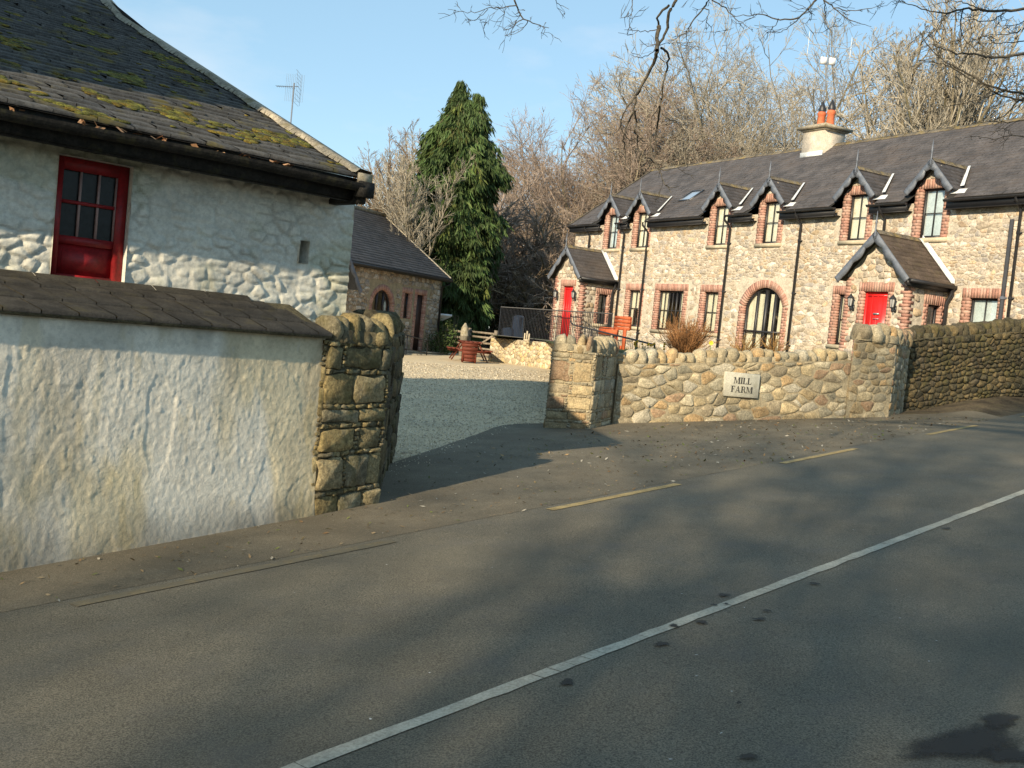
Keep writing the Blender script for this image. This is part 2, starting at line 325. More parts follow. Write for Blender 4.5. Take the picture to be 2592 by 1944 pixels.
ST = [(2440, 1885, .32, .085), (2530, 1826, .10, .05), (2560, 1915, .12, .05), (1435, 1730, .035, .03), (1675, 1633, .035, .03), (1705, 1587, .03, .022), (1775, 1578, .035, .025), (1832, 1509, .04, .022), (1922, 1570, .03, .022), (1941, 1549, .02, .018), (2395, 1340, .035, .025), (1895, 1920, .03, .022), (2060, 1480, .03, .02), (1808, 1535, .018, .014), (1838, 1532, .014, .01), (1870, 1785, .012, .01)]
for k, (px, py, rx, ry) in enumerate(ST):
    g = gnd(px, py); patch('oil_stain', g[0], g[1], rx * 1.5, ry * 1.7, .4, 50 + k, M['oil'], dz=.0075 + .0003 * k)
for k in range(26):
    px, py = rng.uniform(700, 2500), rng.uniform(1250, 1930); g = gnd(px, py)
    if -.743 * g[0] + .669 * g[1] < 5.4: patch('bird_dropping', g[0], g[1], rng.uniform(.006, .015), rng.uniform(.003, .008), rng.random() * 3, 90 + k, M['dropping'], dz=.009)

# ------------------------------------------------------------ stones
def clip_poly(poly, mid, nrm):
    out = []; L = len(poly)
    for i in range(L):
        a = poly[i]; b = poly[(i + 1) % L]
        da = (a[0] - mid[0]) * nrm[0] + (a[1] - mid[1]) * nrm[1]; db = (b[0] - mid[0]) * nrm[0] + (b[1] - mid[1]) * nrm[1]
        if da <= 0: out.append(a)
        if (da < 0 < db) or (db < 0 < da):
            t = da / (da - db); out.append((a[0] + (b[0] - a[0]) * t, a[1] + (b[1] - a[1]) * t))
    return out
def cells(W, H, sw, sh, r, jit=.32, vary=.5):
    P = []; z = 0
    while z < H:
        h = sh * r.uniform(1 - vary, 1 + vary); x = r.uniform(-sw, 0)
        while x < W + sw * .5:
            w = sw * r.uniform(1 - vary, 1 + vary) * (.6 + .4 * h / sh)
            P.append((x + w / 2 + r.normal(0, jit * w * .3), z + h / 2 + r.normal(0, jit * h * .7))); x += w
        z += h
    P = np.array(P); asp = sw / sh
    res = []
    for i in range(len(P)):
        if not (-.05 * sw < P[i, 0] < W + .05 * sw and -.1 < P[i, 1] < H + .1): continue
        d = P - P[i]; d2 = d[:, 0] ** 2 + (d[:, 1]) ** 2; nb = np.argsort(d2)[1:17]
        poly = [(0, 0), (W, 0), (W, H), (0, H)]
        for q in nb:
            n = (P[q] - P[i]); n = (n[0] / asp ** 2 * 1.0, n[1]); mid = (P[q] + P[i]) / 2
            poly = clip_poly(poly, mid, n)
            if len(poly) < 3: break
        if len(poly) >= 3: res.append(np.array(poly))
    return res
def blocks(W, H, sw, sh, r):
    res = []; z = 0
    def q(x0, z0, x1, z1):
        n = lambda: r.normal(0, .006)
        res.append(np.array([(x0 + n(), z0 + n()), ((x0 + x1) / 2, z0 + n()), (x1 + n(), z0 + n()), (x1 + n(), (z0 + z1) / 2), (x1 + n(), z1 + n()), ((x0 + x1) / 2 + n(), z1 + n()), (x0 + n(), z1 + n()), (x0 + n(), (z0 + z1) / 2)]))
    def thin(x0, z0, x1, z1):
        k = max(1, int((z1 - z0) / .035)); 
        for i in range(k): q(x0, z0 + (z1 - z0) * i / k, x1, z0 + (z1 - z0) * (i + 1) / k)
    while z < H - .04:
        h = min(sh * r.uniform(.65, 1.5), H - z); h = H - z if H - z - h < .08 else h; x = 0
        pin = min(.045, h * .3)
        while x < W - .02:
            w = sw * r.uniform(.6, 1.35); w = W - x if W - x - w < .12 else w
            if w > .16 and r.random() < .55:
                s_ = r.uniform(.03, .06); q(x, z, x + w - s_, z + h - pin); thin(x + w - s_, z, x + w, z + h - pin)
            else: q(x, z, x + w, z + h - pin)
            x += w
        x = 0
        while x < W - .02: w = min(r.uniform(.06, .16), W - x); q(x, z + h - pin, x + w, z + h); x += w
        z += h
    return res
def chaikin(p, a=.22):
    q = np.roll(p, -1, 0); return np.stack([p * (1 - a) + q * a, p * a + q * (1 - a)], 1).reshape(-1, 2)
def stones(mb, W, H, sw, sh, fmap, palette, seed=0, gap=.012, bulge=.03, skip=None, jit=.32, vary=.5, tilt=.35, round_=.16, style=None):
    """fmap(u, v, d) -> 3D points (arrays)."""
    r = np.random.default_rng(seed); pal = np.array(palette, float)
    for poly in (cells(W, H, sw, sh, r, jit, vary) if style is None else blocks(W, H, sw, sh, r)):
        if skip is not None and skip(poly): continue
        c = poly.mean(0); ext = poly.max(0) - poly.min(0)
        if ext.min() < gap * 2.2: continue
        p = chaikin(poly, round_)
        p = c + (p - c) * np.clip(1 - gap / (ext / 2), .5, 1)
        p = p + r.normal(0, .055, p.shape) * ext.min() * .5
        n = len(p); b = bulge * r.uniform(.5, 1.4); tx, ty = r.normal(0, tilt, 2) * b / (ext.max() / 2)
        rings = []
        for sc, dd in ((1.0, -.012), (.99, .62 * b), (.91, .98 * b)):
            q = c + (p - c) * sc; dep = dd + (0 if dd < 0 else 1) * ((q[:, 0] - c[0]) * tx + (q[:, 1] - c[1]) * ty) * .8 + (r.normal(0, .08 * b, n) if dd > 0 else 0)
            rings.append(fmap(q[:, 0], q[:, 1], dep))
        ctr = fmap(np.array([c[0]]), np.array([c[1]]), np.array([b * (1 + .1 * r.normal())]))
        V = np.concatenate(rings + [ctr]); F = []
        for k in range(2):
            for i in range(n): F.append((k * n + i, k * n + (i + 1) % n, (k + 1) * n + (i + 1) % n, (k + 1) * n + i))
        for i in range(n): F.append((2 * n + i, 2 * n + (i + 1) % n, 3 * n))
        col = pal[r.integers(len(pal))] * r.uniform(.78, 1.2)
        mb.add(V, F, tuple(col))
PAL_GOLD = [(.46, .35, .18), (.42, .34, .20), (.50, .40, .24), (.36, .30, .19), (.40, .29, .14), (.48, .30, .12), (.33, .29, .20), (.45, .40, .30), (.30, .24, .15), (.52, .44, .29), (.40, .24, .13), (.30, .27, .19)]
PAL_HOUSE = [(.48, .40, .28), (.44, .37, .26), (.54, .47, .35), (.40, .34, .25), (.47, .35, .19), (.36, .33, .27), (.58, .51, .39), (.42, .35, .24), (.33, .31, .27), (.50, .42, .29), (.45, .33, .20), (.62, .57, .46)]
def mute(p, k, m=(1, 1, 1)): p = np.array(p); c = p.mean(0); return [tuple(.82 * ((c * k + q * (1 - k)) * np.array(m)) + .18 * float(((c * k + q * (1 - k)) * np.array(m)).mean())) for q in p]
PAL_GOLD = mute(PAL_GOLD, .15, (.94, .93, .88)); PAL_HOUSE = mute(PAL_HOUSE, .12, (1.0, .98, 1.04))
PAL_RET = [(.52, .42, .26), (.58, .48, .31), (.46, .37, .23), (.50, .38, .2), (.62, .53, .37), (.42, .35, .24)]
PAL_PIL = [(.27, .22, .115), (.24, .195, .10), (.31, .25, .14), (.22, .19, .12), (.29, .22, .10)]
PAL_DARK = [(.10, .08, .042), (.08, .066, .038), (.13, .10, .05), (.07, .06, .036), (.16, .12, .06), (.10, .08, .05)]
def lin_map(O, ex, nrm, zb, zt, Hm):
    """wall face along ex (2D) from O, outward nrm (2D); v in 0..Hm is stretched between zb(u) and zt(u)"""
    O = np.array(O, float); ex = np.array(ex, float); nrm = np.array(nrm, float)
    def f(u, v, d):
        u = np.asarray(u, float); z0 = zb(u); z = z0 + (v / Hm) * (zt(u) - z0)
        return np.stack([O[0] + ex[0] * u + nrm[0] * d, O[1] + ex[1] * u + nrm[1] * d, z + 0 * u], -1)
    return f
def mortar_face(mb, fmap, W, Hm, nu=None, d=0., col=(1, 1, 1), rough=.006, seed=3):
    nu = nu or max(2, int(W / .15)); nv = max(2, int(Hm / .15)); U, V_ = np.meshgrid(np.linspace(0, W, nu + 1), np.linspace(0, Hm, nv + 1), indexing='ij')
    D = d + rough * np.random.default_rng(seed).normal(0, 1, U.shape); D[0] = D[-1] = d; D[:, 0] = D[:, -1] = d
    P = fmap(U.ravel(), V_.ravel(), D.ravel()); i, j = np.meshgrid(np.arange(nu), np.arange(nv), indexing='ij'); a = (i * (nv + 1) + j).ravel()
    mb.quads(P, np.stack([a, a + nv + 1, a + nv + 2, a + 1], -1), col)
# rounded boulder
import bmesh
_b = bmesh.new(); bmesh.ops.create_icosphere(_b, subdivisions=2, radius=1); _b.verts.index_update()
ICO_V = np.array([v.co[:] for v in _b.verts]); ICO_F = [tuple(v.index for v in f.verts) for f in _b.faces]; _b.free()
def boulder(mb, c, size, ax, r, col):
    """c centre, size (along ax, across, height), ax 2D direction"""
    v = ICO_V.copy(); v = np.sign(v) * np.abs(v) ** .62; v[:, 0] *= np.where(v[:, 2] > 0, 1 - .25 * v[:, 2], 1)
    v *= (1 + .17 * np.sin(v[:, [1, 2, 0]] * r.uniform(1.5, 3.4) + r.random(3) * 6)) * (1 + r.normal(0, .04, v.shape))
    v *= np.array(size) / 2; t = r.normal(0, .10)
    x = v[:, 0] + v[:, 2] * t; y = v[:, 1]; ax = np.array(ax) / np.linalg.norm(ax)
    V = np.stack([c[0] + ax[0] * x - ax[1] * y, c[1] + ax[1] * x + ax[0] * y, c[2] + v[:, 2]], -1)
    mb.add(V, ICO_F, tuple(col))
def coping(mb, A, B, zfun, wid, hgt, dep, r, pal):
    A = np.array(A, float); B = np.array(B, float); L = np.linalg.norm(B - A); ex = (B - A) / L; u = 0
    while u < L - wid * .3:
        w = wid * r.uniform(.75, 1.3); w = min(w, L - u); h = hgt * r.uniform(.85, 1.2); c = A + ex * (u + w / 2)
        boulder(mb, (c[0], c[1], zfun(u + w / 2) + h * .40), (w * 1.04, dep * r.uniform(.9, 1.1), h * 1.1), ex, r, np.array(pal[r.integers(len(pal))]) * r.uniform(.85, 1.15)); u += w
def solid_wall(name, label, cat, faces, top_poly, ztop, mats, pal, size, bulge, seed, cop=None, group=None, gap=.012, cop_parts=None, jit=.32, smooth=False, style=None):
    """faces: list of (P, Q, zt_P, zt_Q) in 2D with outward normal to the right of P->Q reversed; builds stone faces on each"""
    root = empty(name, (faces[0][0][0], faces[0][0][1], float(Hh(*faces[0][0])))); tag(root, label, cat, group); org = tuple(root.location)
    ms, mm = MB(), MB()
    for k, (P, Q_, za, zb_, fancy) in enumerate(faces):
        P = np.array(P, float); Q_ = np.array(Q_, float); L = np.linalg.norm(Q_ - P); ex = (Q_ - P) / L; nr = np.array([ex[1], -ex[0]])
        zt = lambda u, za=za, zb_=zb_, L=L: za + (zb_ - za) * np.asarray(u) / L
        zbf = lambda u, P=P, ex=ex: Hh(P[0] + ex[0] * np.asarray(u), P[1] + ex[1] * np.asarray(u)) - .06
        Hm = float(np.mean([za, zb_]) - Hh(*((P + Q_) / 2)) + .06)
        fm = lin_map(P, ex, nr, zbf, zt, Hm); mortar_face(mm, fm, L, Hm, seed=seed + k)
        if fancy: stones(ms, L, Hm, size[0], size[1], fm, pal, seed + 10 * k, gap, bulge, jit=jit, style=style)
    mm.add([(p[0], p[1], p[2]) for p in top_poly], [tuple(range(len(top_poly)))])
    mm.build('mortar_core', mats[1], root, org); ms.build('stone_face', mats[0], root, org, smooth=smooth)
    if cop:
        mc = MB(); mcm = MB(); r = np.random.default_rng(seed + 77)
        for (A, B, za, zb_, wid, hgt, dep) in cop:
            L = float(np.linalg.norm(np.array(B) - np.array(A))); coping(mc, A, B, lambda u, za=za, zb_=zb_, L=L: za + (zb_ - za) * u / L, wid, hgt, dep, r, pal)
        for (A, B, za, zb_, wid, hgt, dep) in cop:
            A2, B2 = np.array(A, float), np.array(B, float); Lc = np.linalg.norm(B2 - A2); ec = (B2 - A2) / Lc; nc = np.array([ec[1], -ec[0]]) * dep * .40; K = max(2, int(Lc / .25))
            for q in range(K):
                a_, b_ = A2 + (B2 - A2) * q / K, A2 + (B2 - A2) * (q + 1) / K; z1_, z2_ = za + (zb_ - za) * q / K + hgt * .42, za + (zb_ - za) * (q + 1) / K + hgt * .42
                mcm.add([(*(a_ + nc), z1_ - hgt * .45), (*(b_ + nc), z2_ - hgt * .45), (*(b_ + nc), z2_), (*(a_ + nc), z1_), (*(b_ - nc), z2_), (*(a_ - nc), z1_), (*(a_ - nc), z1_ - hgt * .45), (*(b_ - nc), z2_ - hgt * .45)], [(0, 1, 2, 3), (3, 2, 4, 5), (5, 4, 7, 6), (0, 3, 5, 6), (1, 7, 4, 2)])
        cpo = mc.build('coping', mats[0], root, org, smooth=True); mcm.build('coping_mortar', mats[1], cpo, org)
    return root

# ---- front boundary wall with the name plaque
A_, B_ = (1.69, 16.65), (5.90, 18.053)
mw = solid_wall('stone_wall', 'low golden rubble wall with upright boulder coping and carved name plaque', 'wall',
    [(A_, B_, -.33, .10, True), (B_, (5.78, 18.43), .10, .10, False), ((5.78, 18.43), (1.57, 17.03), .10, -.33, False), ((1.57, 17.03), A_, -.33, -.33, False)],
    [(1.69, 16.65, -.33), (5.90, 18.053, .10), (5.78, 18.43, .10), (1.57, 17.03, -.33)], 0, (M['stone'], M['mortar']), PAL_GOLD, (.24, .145), .013, 101,
    cop=[((1.60, 16.83), (5.85, 18.24), -.34, .10, .17, .21, .34)], gap=.017, jit=.60)
# plaque
ex = np.array([4.41, 1.47]) / np.hypot(4.41, 1.47); nr = np.array([ex[1], -ex[0]])
gp = ray(1878, 975); t_ = np.dot(np.array([1.69, 16.65]) + nr * .05, nr) / np.dot(gp[:2], nr); pc = gp * t_
def frame_obj(name, o2, ex, nr, z):
    rz = math.atan2(ex[1], ex[0]); return empty(name, (o2[0], o2[1], z), rz)
pq = frame_obj('name_plaque', pc[:2] - nr * .02, ex, nr, pc[2]); tag(pq, 'rectangular pale carved stone plaque reading MILL FARM set in rubble wall', 'sign')
mb = MB(); w, h, bv = .335, .205, .014
mb.add([(-w, -.02, -h), (w, -.02, -h), (w, -.02, h), (-w, -.02, h), (-w, .05, -h), (w, .05, -h), (w, .05, h), (-w, .05, h), (-w + bv, -.032, -h + bv), (w - bv, -.032, -h + bv), (w - bv, -.032, h - bv), (-w + bv, -.032, h - bv)],
       [(8, 9, 10, 11), (0, 1, 9, 8), (1, 2, 10, 9), (2, 3, 11, 10), (3, 0, 8, 11), (0, 4, 5, 1), (1, 5, 6, 2), (2, 6, 7, 3), (3, 7, 4, 0)])
mb.build('plaque_slab', M['plaque'], pq)
# carved serif letters drawn as polygons
def glyph(ch):
    S = .24; T = .09  # thick, thin strokes in units of cap height
    q = []
    def rect(x0, y0, x1, y1): q.append([(x0, y0), (x1, y0), (x1, y1), (x0, y1)])
    def ser(x, y, wd=.40): rect(x - wd / 2, y - (.0 if y < .5 else .08), x + wd / 2, y + (.08 if y < .5 else 0))
    if ch == 'I': rect(.1, .0, .1 + S, 1); ser(.2, 0); ser(.2, 1); return q, .42
    if ch == 'L': rect(.1, 0, .1 + S, 1); ser(.2, 1); ser(.2, 0); rect(.3, 0, .72, .10); q.append([(.62, .08), (.74, .0), (.74, .34), (.70, .34)]); return q, .80
    if ch == 'M':
        rect(.10, 0, .10 + T, 1); rect(.86, 0, .86 + S, 1); ser(.13, 0, .3); ser(.96, 0, .38)
        q.append([(.08, 1), (.30, 1), (.60, .12), (.52, .0)]); q.append([(.52, 0), (.60, .12), (.92, 1), (.84, 1)][::1]); ser(.14, 1, .3); ser(.95, 1, .36); return q, 1.18
    if ch == 'F': rect(.1, 0, .1 + S, 1); ser(.2, 0); ser(.2, 1); rect(.3, .90, .70, 1); q.append([(.66, .70), (.70, .70), (.72, 1), (.62, .92)]); rect(.3, .47, .52, .55); rect(.50, .38, .55, .64); return q, .78
    if ch == 'A': q.append([(.08, 0), (.16, 0), (.50, 1), (.42, 1)]); q.append([(.62, 0), (.84, 0), (.54, 1), (.38, 1)]); rect(.2, .28, .7, .36); ser(.12, 0, .26); ser(.76, 0, .36); return q, .98
    if ch == 'R':
        rect(.1, 0, .1 + S, 1); ser(.2, 0); ser(.2, 1); rect(.3, .91, .52, 1); rect(.3, .46, .52, .54); n = 8
        for k in range(n):
            a0, a1 = -math.pi / 2 + math.pi * k / n, -math.pi / 2 + math.pi * (k + 1) / n
            q.append([(.50 + .24 * math.cos(a) * s_, .73 + .27 * math.sin(a) * t2) for a, s_, t2 in ((a0, 1, 1), (a1, 1, 1), (a1, .35, .7), (a0, .35, .7))])
        q.append([(.44, .48), (.62, .50), (.90, .0), (.70, .0)]); ser(.82, 0, .26); return q, .96
def text_mesh(name, lines, capH, yoff, parent, lead):
    mb = MB()
    for li, line in enumerate(lines):
        gs = [glyph(c) for c in line]; W_ = sum(g[1] for g in gs); sx = capH * 1.0; x = -W_ * sx / 2; z0 = lead / 2 - li * lead - capH / 2
        for qs, adv in gs:
            for kq, poly in enumerate(qs):
                n = len(poly); f0 = [(x + p[0] * sx, yoff - .0003 * kq, z0 + p[1] * capH) for p in poly]; mb.add(f0, [tuple(range(n))])
            x += adv * sx
    return mb.build(name, M['letter'], parent)
text_mesh('lettering', ['MILL', 'FARM'], .108, -.0345, pq, .148)

# ---- right end pier of the front wall
p1, p2, p3, p4 = (5.88, 18.01), (6.72, 18.28), (7.45, 19.55), (6.80, 19.85)
solid_wall('gate_pier', 'tall rubble stone pier where the low wall meets the roadside wall', 'pier',
    [(p1, p2, .50, .50, True), (p2, p3, .50, .50, True), (p3, p4, .50, .50, False), (p4, p1, .50, .50, True)],
    [(*p, .50) for p in (p1, p2, p3, p4)], 0, (M['stone'], M['mortar']), [tuple(np.array(c) * .85) for c in PAL_GOLD], (.22, .14), .014, 203,
    cop=[((5.92, 18.13), (6.70, 18.38), .49, .49, .2, .3, .34), ((6.70, 18.5), (7.32, 19.55), .49, .49, .18, .3, .34)])
# ---- roadside wall right
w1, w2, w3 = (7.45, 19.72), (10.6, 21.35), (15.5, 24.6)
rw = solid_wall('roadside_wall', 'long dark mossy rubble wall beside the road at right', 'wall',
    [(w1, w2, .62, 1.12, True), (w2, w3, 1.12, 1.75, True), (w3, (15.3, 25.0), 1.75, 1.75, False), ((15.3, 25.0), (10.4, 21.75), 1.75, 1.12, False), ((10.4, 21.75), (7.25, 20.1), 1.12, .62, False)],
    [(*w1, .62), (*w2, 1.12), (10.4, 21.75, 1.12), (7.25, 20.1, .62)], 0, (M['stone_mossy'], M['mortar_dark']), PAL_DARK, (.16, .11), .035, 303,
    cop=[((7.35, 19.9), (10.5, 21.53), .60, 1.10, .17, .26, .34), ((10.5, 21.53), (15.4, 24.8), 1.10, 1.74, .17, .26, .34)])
# ---- right gate pillar
g1, g2, g3, g4 = (.57, 15.87), (1.24, 15.75), (1.66, 16.72), (.95, 16.95)
solid_wall('gate_pillar', 'squat stone gate pillar with boulder top at right side of gateway', 'pillar',
    [(g1, g2, -.18, -.18, True), (g2, g3, -.18, -.18, True), (g3, g4, -.18, -.18, False), (g4, g1, -.18, -.18, True)],
    [(*p, -.18) for p in (g1, g2, g3, g4)], 0, (M['stone'], M['mortar']), [tuple(np.array(c) * .9) for c in PAL_GOLD], (.30, .24), .016, 403,
    cop=[((.60, 15.97), (1.18, 15.87), -.19, -.19, .16, .26, .3), ((1.17, 16.0), (1.55, 16.72), -.19, -.19, .13, .26, .28)], gap=.007, style='block')
# ---- left gate pillar and its return wall
l1, l2 = (-1.56, 8.56), (-1.12, 9.20); nn = np.array([-.824, .567])
l3 = tuple(np.array(l2) + nn * .5); l4 = tuple(np.array(l1) + nn * .5)
lp = solid_wall('gate_pillar', 'large yellow-brown mossy stone gate pillar at end of whitewashed wall', 'pillar',
    [(l1, l2, -.21, -.21, True), (l2, l3, -.21, -.21, True), (l3, l4, -.21, -.21, False), (l4, l1, -.21, -.21, True)],
    [(*p, -.21) for p in (l1, l2, l3, l4)], 0, (M['stone_mossy'], M['mortar_dark']), PAL_PIL, (.34, .25), .028, 503,
    cop=[((-1.62, 8.64), (-1.20, 9.25), -.22, -.22, .13, .25, .3)], gap=.006, style='block')
solid_wall('return_wall', 'shaded stone wall running back from left gate pillar', 'wall',
    [((-1.18, 9.34), (-1.38, 12.6), -.16, -.12, True), ((-1.38, 12.6), (-1.8, 12.65), -.12, -.12, True), ((-1.8, 12.65), (-1.7, 9.5), -.12, -.16, False)],
    [(-1.18, 9.34, -.16), (-1.38, 12.6, -.12), (-1.8, 12.65, -.12), (-1.7, 9.5, -.16)], 0, (M['stone_mossy'], M['mortar_dark']), PAL_DARK, (.3, .2), .035, 603,
    cop=[((-1.40, 9.4), (-1.58, 12.6), -.18, -.14, .16, .22, .38)])

# ------------------------------------------------------------ whitewashed barn (left)
BA = R_(47); be = np.array([math.sin(BA), math.cos(BA)]); bn = np.array([-be[1], be[0]])
BO = be * 3.0 + bn * 7.875   # origin of local frame
barn = empty('whitewashed_barn', (BO[0], BO[1], -1.7), math.atan2(be[1], be[0]))
tag(barn, 'old whitewashed stone barn with mossy slate roof and small red window', 'barn')
borg = (3.0, 7.875, -1.7)    # subtract from (s, n, z)
def vor(U, V_, seeds):
    F1 = np.full(U.shape, 9.); F2 = np.full(U.shape, 9.); idx = np.zeros(U.shape, int)
    for k, (a, b) in enumerate(seeds):
        d = np.sqrt(((U - a) / 1.7) ** 2 + (V_ - b) ** 2); m1 = d < F1
        F2 = np.where(m1, F1, np.minimum(F2, d)); idx = np.where(m1, k, idx); F1 = np.where(m1, d, F1)
    return F1, F2, idx
WCOL = []
def wash_wall(s0, s1, z0, z1, du, holes, seed):
    U, Z = np.meshgrid(np.arange(s0, s1 + du / 2, du), np.arange(z0, z1 + du / 2, du), indexing='ij')
    r = np.random.default_rng(seed); seeds = []
    for z in np.arange(z0, z1, .074):
        x = s0 + r.uniform(-.2, 0)
        while x < s1: seeds.append((x, z + r.normal(0, .025))); x += r.uniform(.07, .25)
    F1, F2, idx = vor(U, Z, seeds); e_ = np.clip((F2 - F1) / .026, 0, 1); hh = r.uniform(.3, 1.2, len(seeds))[idx]
    soft = .55 + .45 * sm((fbm(U * 1.1, Z * 1.6, 3, 5) - .32) / .2)   # parts rendered smoother
    D = .024 * (sm(e_) * hh) * soft + .05 * (fbm(U * 1.2, Z * 1.2, 3, 9) - .5) + .018 * (fbm(U * 9, Z * 9, 3, 3) - .5) + .008 * (fbm(U * 30, Z * 30, 3, 3) - .5)
    keep = np.ones((U.shape[0] - 1, U.shape[1] - 1), bool); uc = (U[:-1, :-1] + U[1:, 1:]) / 2; zc = (Z[:-1, :-1] + Z[1:, 1:]) / 2
    for (a, b, c, d) in holes: keep &= ~((uc > a) & (uc < b) & (zc > c) & (zc < d))
    P = np.stack([U, borg[1] - D, Z], -1).reshape(-1, 3); n, m = U.shape; i, j = np.nonzero(keep); a = i * m + j
    joint_dirt_shade = (1 - e_) * sm((fbm(U * 2.2, Z * 3, 4, 31) - .40) / .25) * .28; g = sm((fbm(U * 1.3, Z * 2.2, 4, 51) - .50) / .12) * .35 + sm((.25 - Z) / .5) * .12  # joints darkened by dirt and by painted crevice shade to bring out relief
    c = np.ones(U.shape + (3,)) * (1 - joint_dirt_shade - g * .5)[..., None]; c[..., 2] -= g * .22; c[..., 0] -= g * .02; WCOL.append(np.clip(c, .2, 1)[i, j])
    return P, np.stack([a, a + m, a + m + 1, a + 1], -1)
P, Q = wash_wall(-.5, 5.2, -.45, 1.08, .0150, [(2.62, 3.17, .06, .97), (4.67, 4.765, .42, .62)], 21)
mb = MB(); mb.quads(P, Q, WCOL[0])
# side (gable) wall and lower wall
gx = 5.2
for (y0, y1, zt0, zt1) in ((7.875, 14.5, 1.05, 3.9),):
    n = 26; ys_ = np.linspace(y0, y1, n)
    P = []; 
    for k in range(n):
        for q in range(20):
            zt = zt0 + (zt1 - zt0) * k / (n - 1); z = -1.7 + (zt + 1.7) * q / 19; P.append((gx - .22 * min(1, k / 2) + (.0 if k == 0 else .03 * float(fbm(np.array(ys_[k] * 2), np.array(z * 2)) - .5)), ys_[k] - (.0 if k else .0), z))
    a = np.array([k * 20 + q for k in range(n - 1) for q in range(19)]); mb.quads(P, np.stack([a, a + 20, a + 21, a + 1], -1), (1, 1, 1))
mb.quads([(-.5, 7.88, -1.8), (5.2, 7.88, -1.8), (5.2, 7.88, -.44), (-.5, 7.88, -.44)], [(0, 1, 2, 3)], (1, 1, 1))
mb.box((-.5, 7.95, 1.0), (5.18, 8.4, 1.28))
# reveals of the openings
for (a, b, c, d, dep) in ((2.62, 3.17, .06, .97, .22), (4.67, 4.765, .42, .62, .35)):
    y0, y1 = 7.86, 7.875 + dep; V = [(a, y0, c), (b, y0, c), (b, y0, d), (a, y0, d), (a, y1, c), (b, y1, c), (b, y1, d), (a, y1, d)]
    mb.add(V, [(0, 1, 5, 4), (1, 2, 6, 5), (2, 3, 7, 6), (3, 0, 4, 7)])
mb.build('limewashed_wall', M['limewash'], barn, borg, smooth=True)
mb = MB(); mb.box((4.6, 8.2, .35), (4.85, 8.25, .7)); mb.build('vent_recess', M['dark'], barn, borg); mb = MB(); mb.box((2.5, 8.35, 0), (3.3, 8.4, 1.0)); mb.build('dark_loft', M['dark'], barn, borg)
# red window / half door
yb = 7.96
mbf = MB(); x0, x1, z0, z1 = 2.625, 3.165, .065, .965
mbf.box((x0, yb - .04, z0), (x0 + .055, yb + .04, z1)); mbf.box((x1 - .075, yb - .04, z0), (x1, yb + .04, z1)); mbf.box((x0 + .055, yb - .04, z1 - .09), (x1 - .075, yb + .04, z1))
mbf.box((x0 + .055, yb - .04, z0), (x1 - .075, yb + .04, z0 + .04)); mbf.box((x0 + .055, yb - .03, .33), (x1 - .075, yb + .03, .39))
wf = mbf.build('red_window', M['red_old'], barn, borg)
mbp = MB(); mbp.box((x0 + .055, yb - .012, z0 + .04), (x1 - .075, yb + .015, .33)); mbp.box((x0 + .09, yb - .02, z0 + .07), (x1 - .11, yb - .012, .30)); mbp.build('lower_panel', M['red_old'], wf, borg)
mbg = MB(); px0, px1 = x0 + .055, x1 - .075; mbm = MB()
for k in (1, 2):
    xx = px0 + (px1 - px0) * k / 3; mbm.box((xx - .008, yb - .022, .39), (xx + .008, yb + .0, z1 - .09), (1, 1, 1))
mbm.box((px1 - .012, yb - .022, .39), (px1, yb, z1 - .09)); mbm.build('glazing_bar', mat('pale_red_bar', (.33, .22, .20), .6, .1), wf, borg)
mbm = MB(); mbm.box((px0, yb - .027, .63), (px1 - .012, yb - .0, .655)); mbm.build('cross_bar', M['red_old'], wf, borg)
mbg.add([(px0, yb + .004, .39), (px1, yb + .004, .39), (px1, yb + .004, z1 - .09), (px0, yb + .004, z1 - .09)], [(0, 1, 2, 3)]); mbg.build('pane', mat('dark_pane', (.012, .012, .012), .25, .3, 3, 20, .3, .01, spec=.25), wf, borg)

def slates(mb, O, ex, ey, nrm, W, L, w=.25, e=.18, r=None, clip=None, th=.012, lift=.012, vary=.25, base=(1, 1, 1), over=0.02, jit=.004):
    O, ex, ey, nrm = [np.array(q, float) for q in (O, ex, ey, nrm)]; r = r or rng; rows = int(math.ceil(L / e)); VV = []; CC = []
    for k in range(rows):
        y0 = k * e; y1 = min(L, y0 + e * 1.25); x = -(w / 2 if k % 2 else 0)
        while x < W:
            ww = w * r.uniform(.93, 1.07); a = max(0, x + .002); b = min(W, x + ww - .002); x += ww
            if b - a < .02: continue
            if clip is not None and not clip((a + b) / 2, (y0 + y1) / 2): continue
            l0 = th + lift + r.normal(0, .0015); l1 = th * .3; t = r.normal(0, jit)
            ya, yb_ = y0 + r.normal(0, .003), y0 + r.normal(0, .003)
            q = [O + ex * a + ey * ya + nrm * (l0 + t), O + ex * b + ey * yb_ + nrm * (l0 - t), O + ex * b + ey * y1 + nrm * l1, O + ex * a + ey * y1 + nrm * l1,
                 O + ex * a + ey * ya + nrm * 0, O + ex * b + ey * yb_ + nrm * 0]
            VV.append(q); CC.append(np.array(base) * r.uniform(1 - vary, 1 + vary))
    if not VV: return
    V = np.array(VV).reshape(-1, 3); n = len(VV); b6 = np.arange(n) * 6
    F = np.stack([np.stack([b6, b6 + 1, b6 + 2, b6 + 3], -1), np.stack([b6 + 4, b6 + 5, b6 + 1, b6], -1), np.stack([b6, b6 + 3, b6 + 3, b6 + 4], -1), ], 1)
    quads = F[:, :2].reshape(-1, 4); mb.quads(V, quads, np.repeat(np.array(CC), 2, 0))
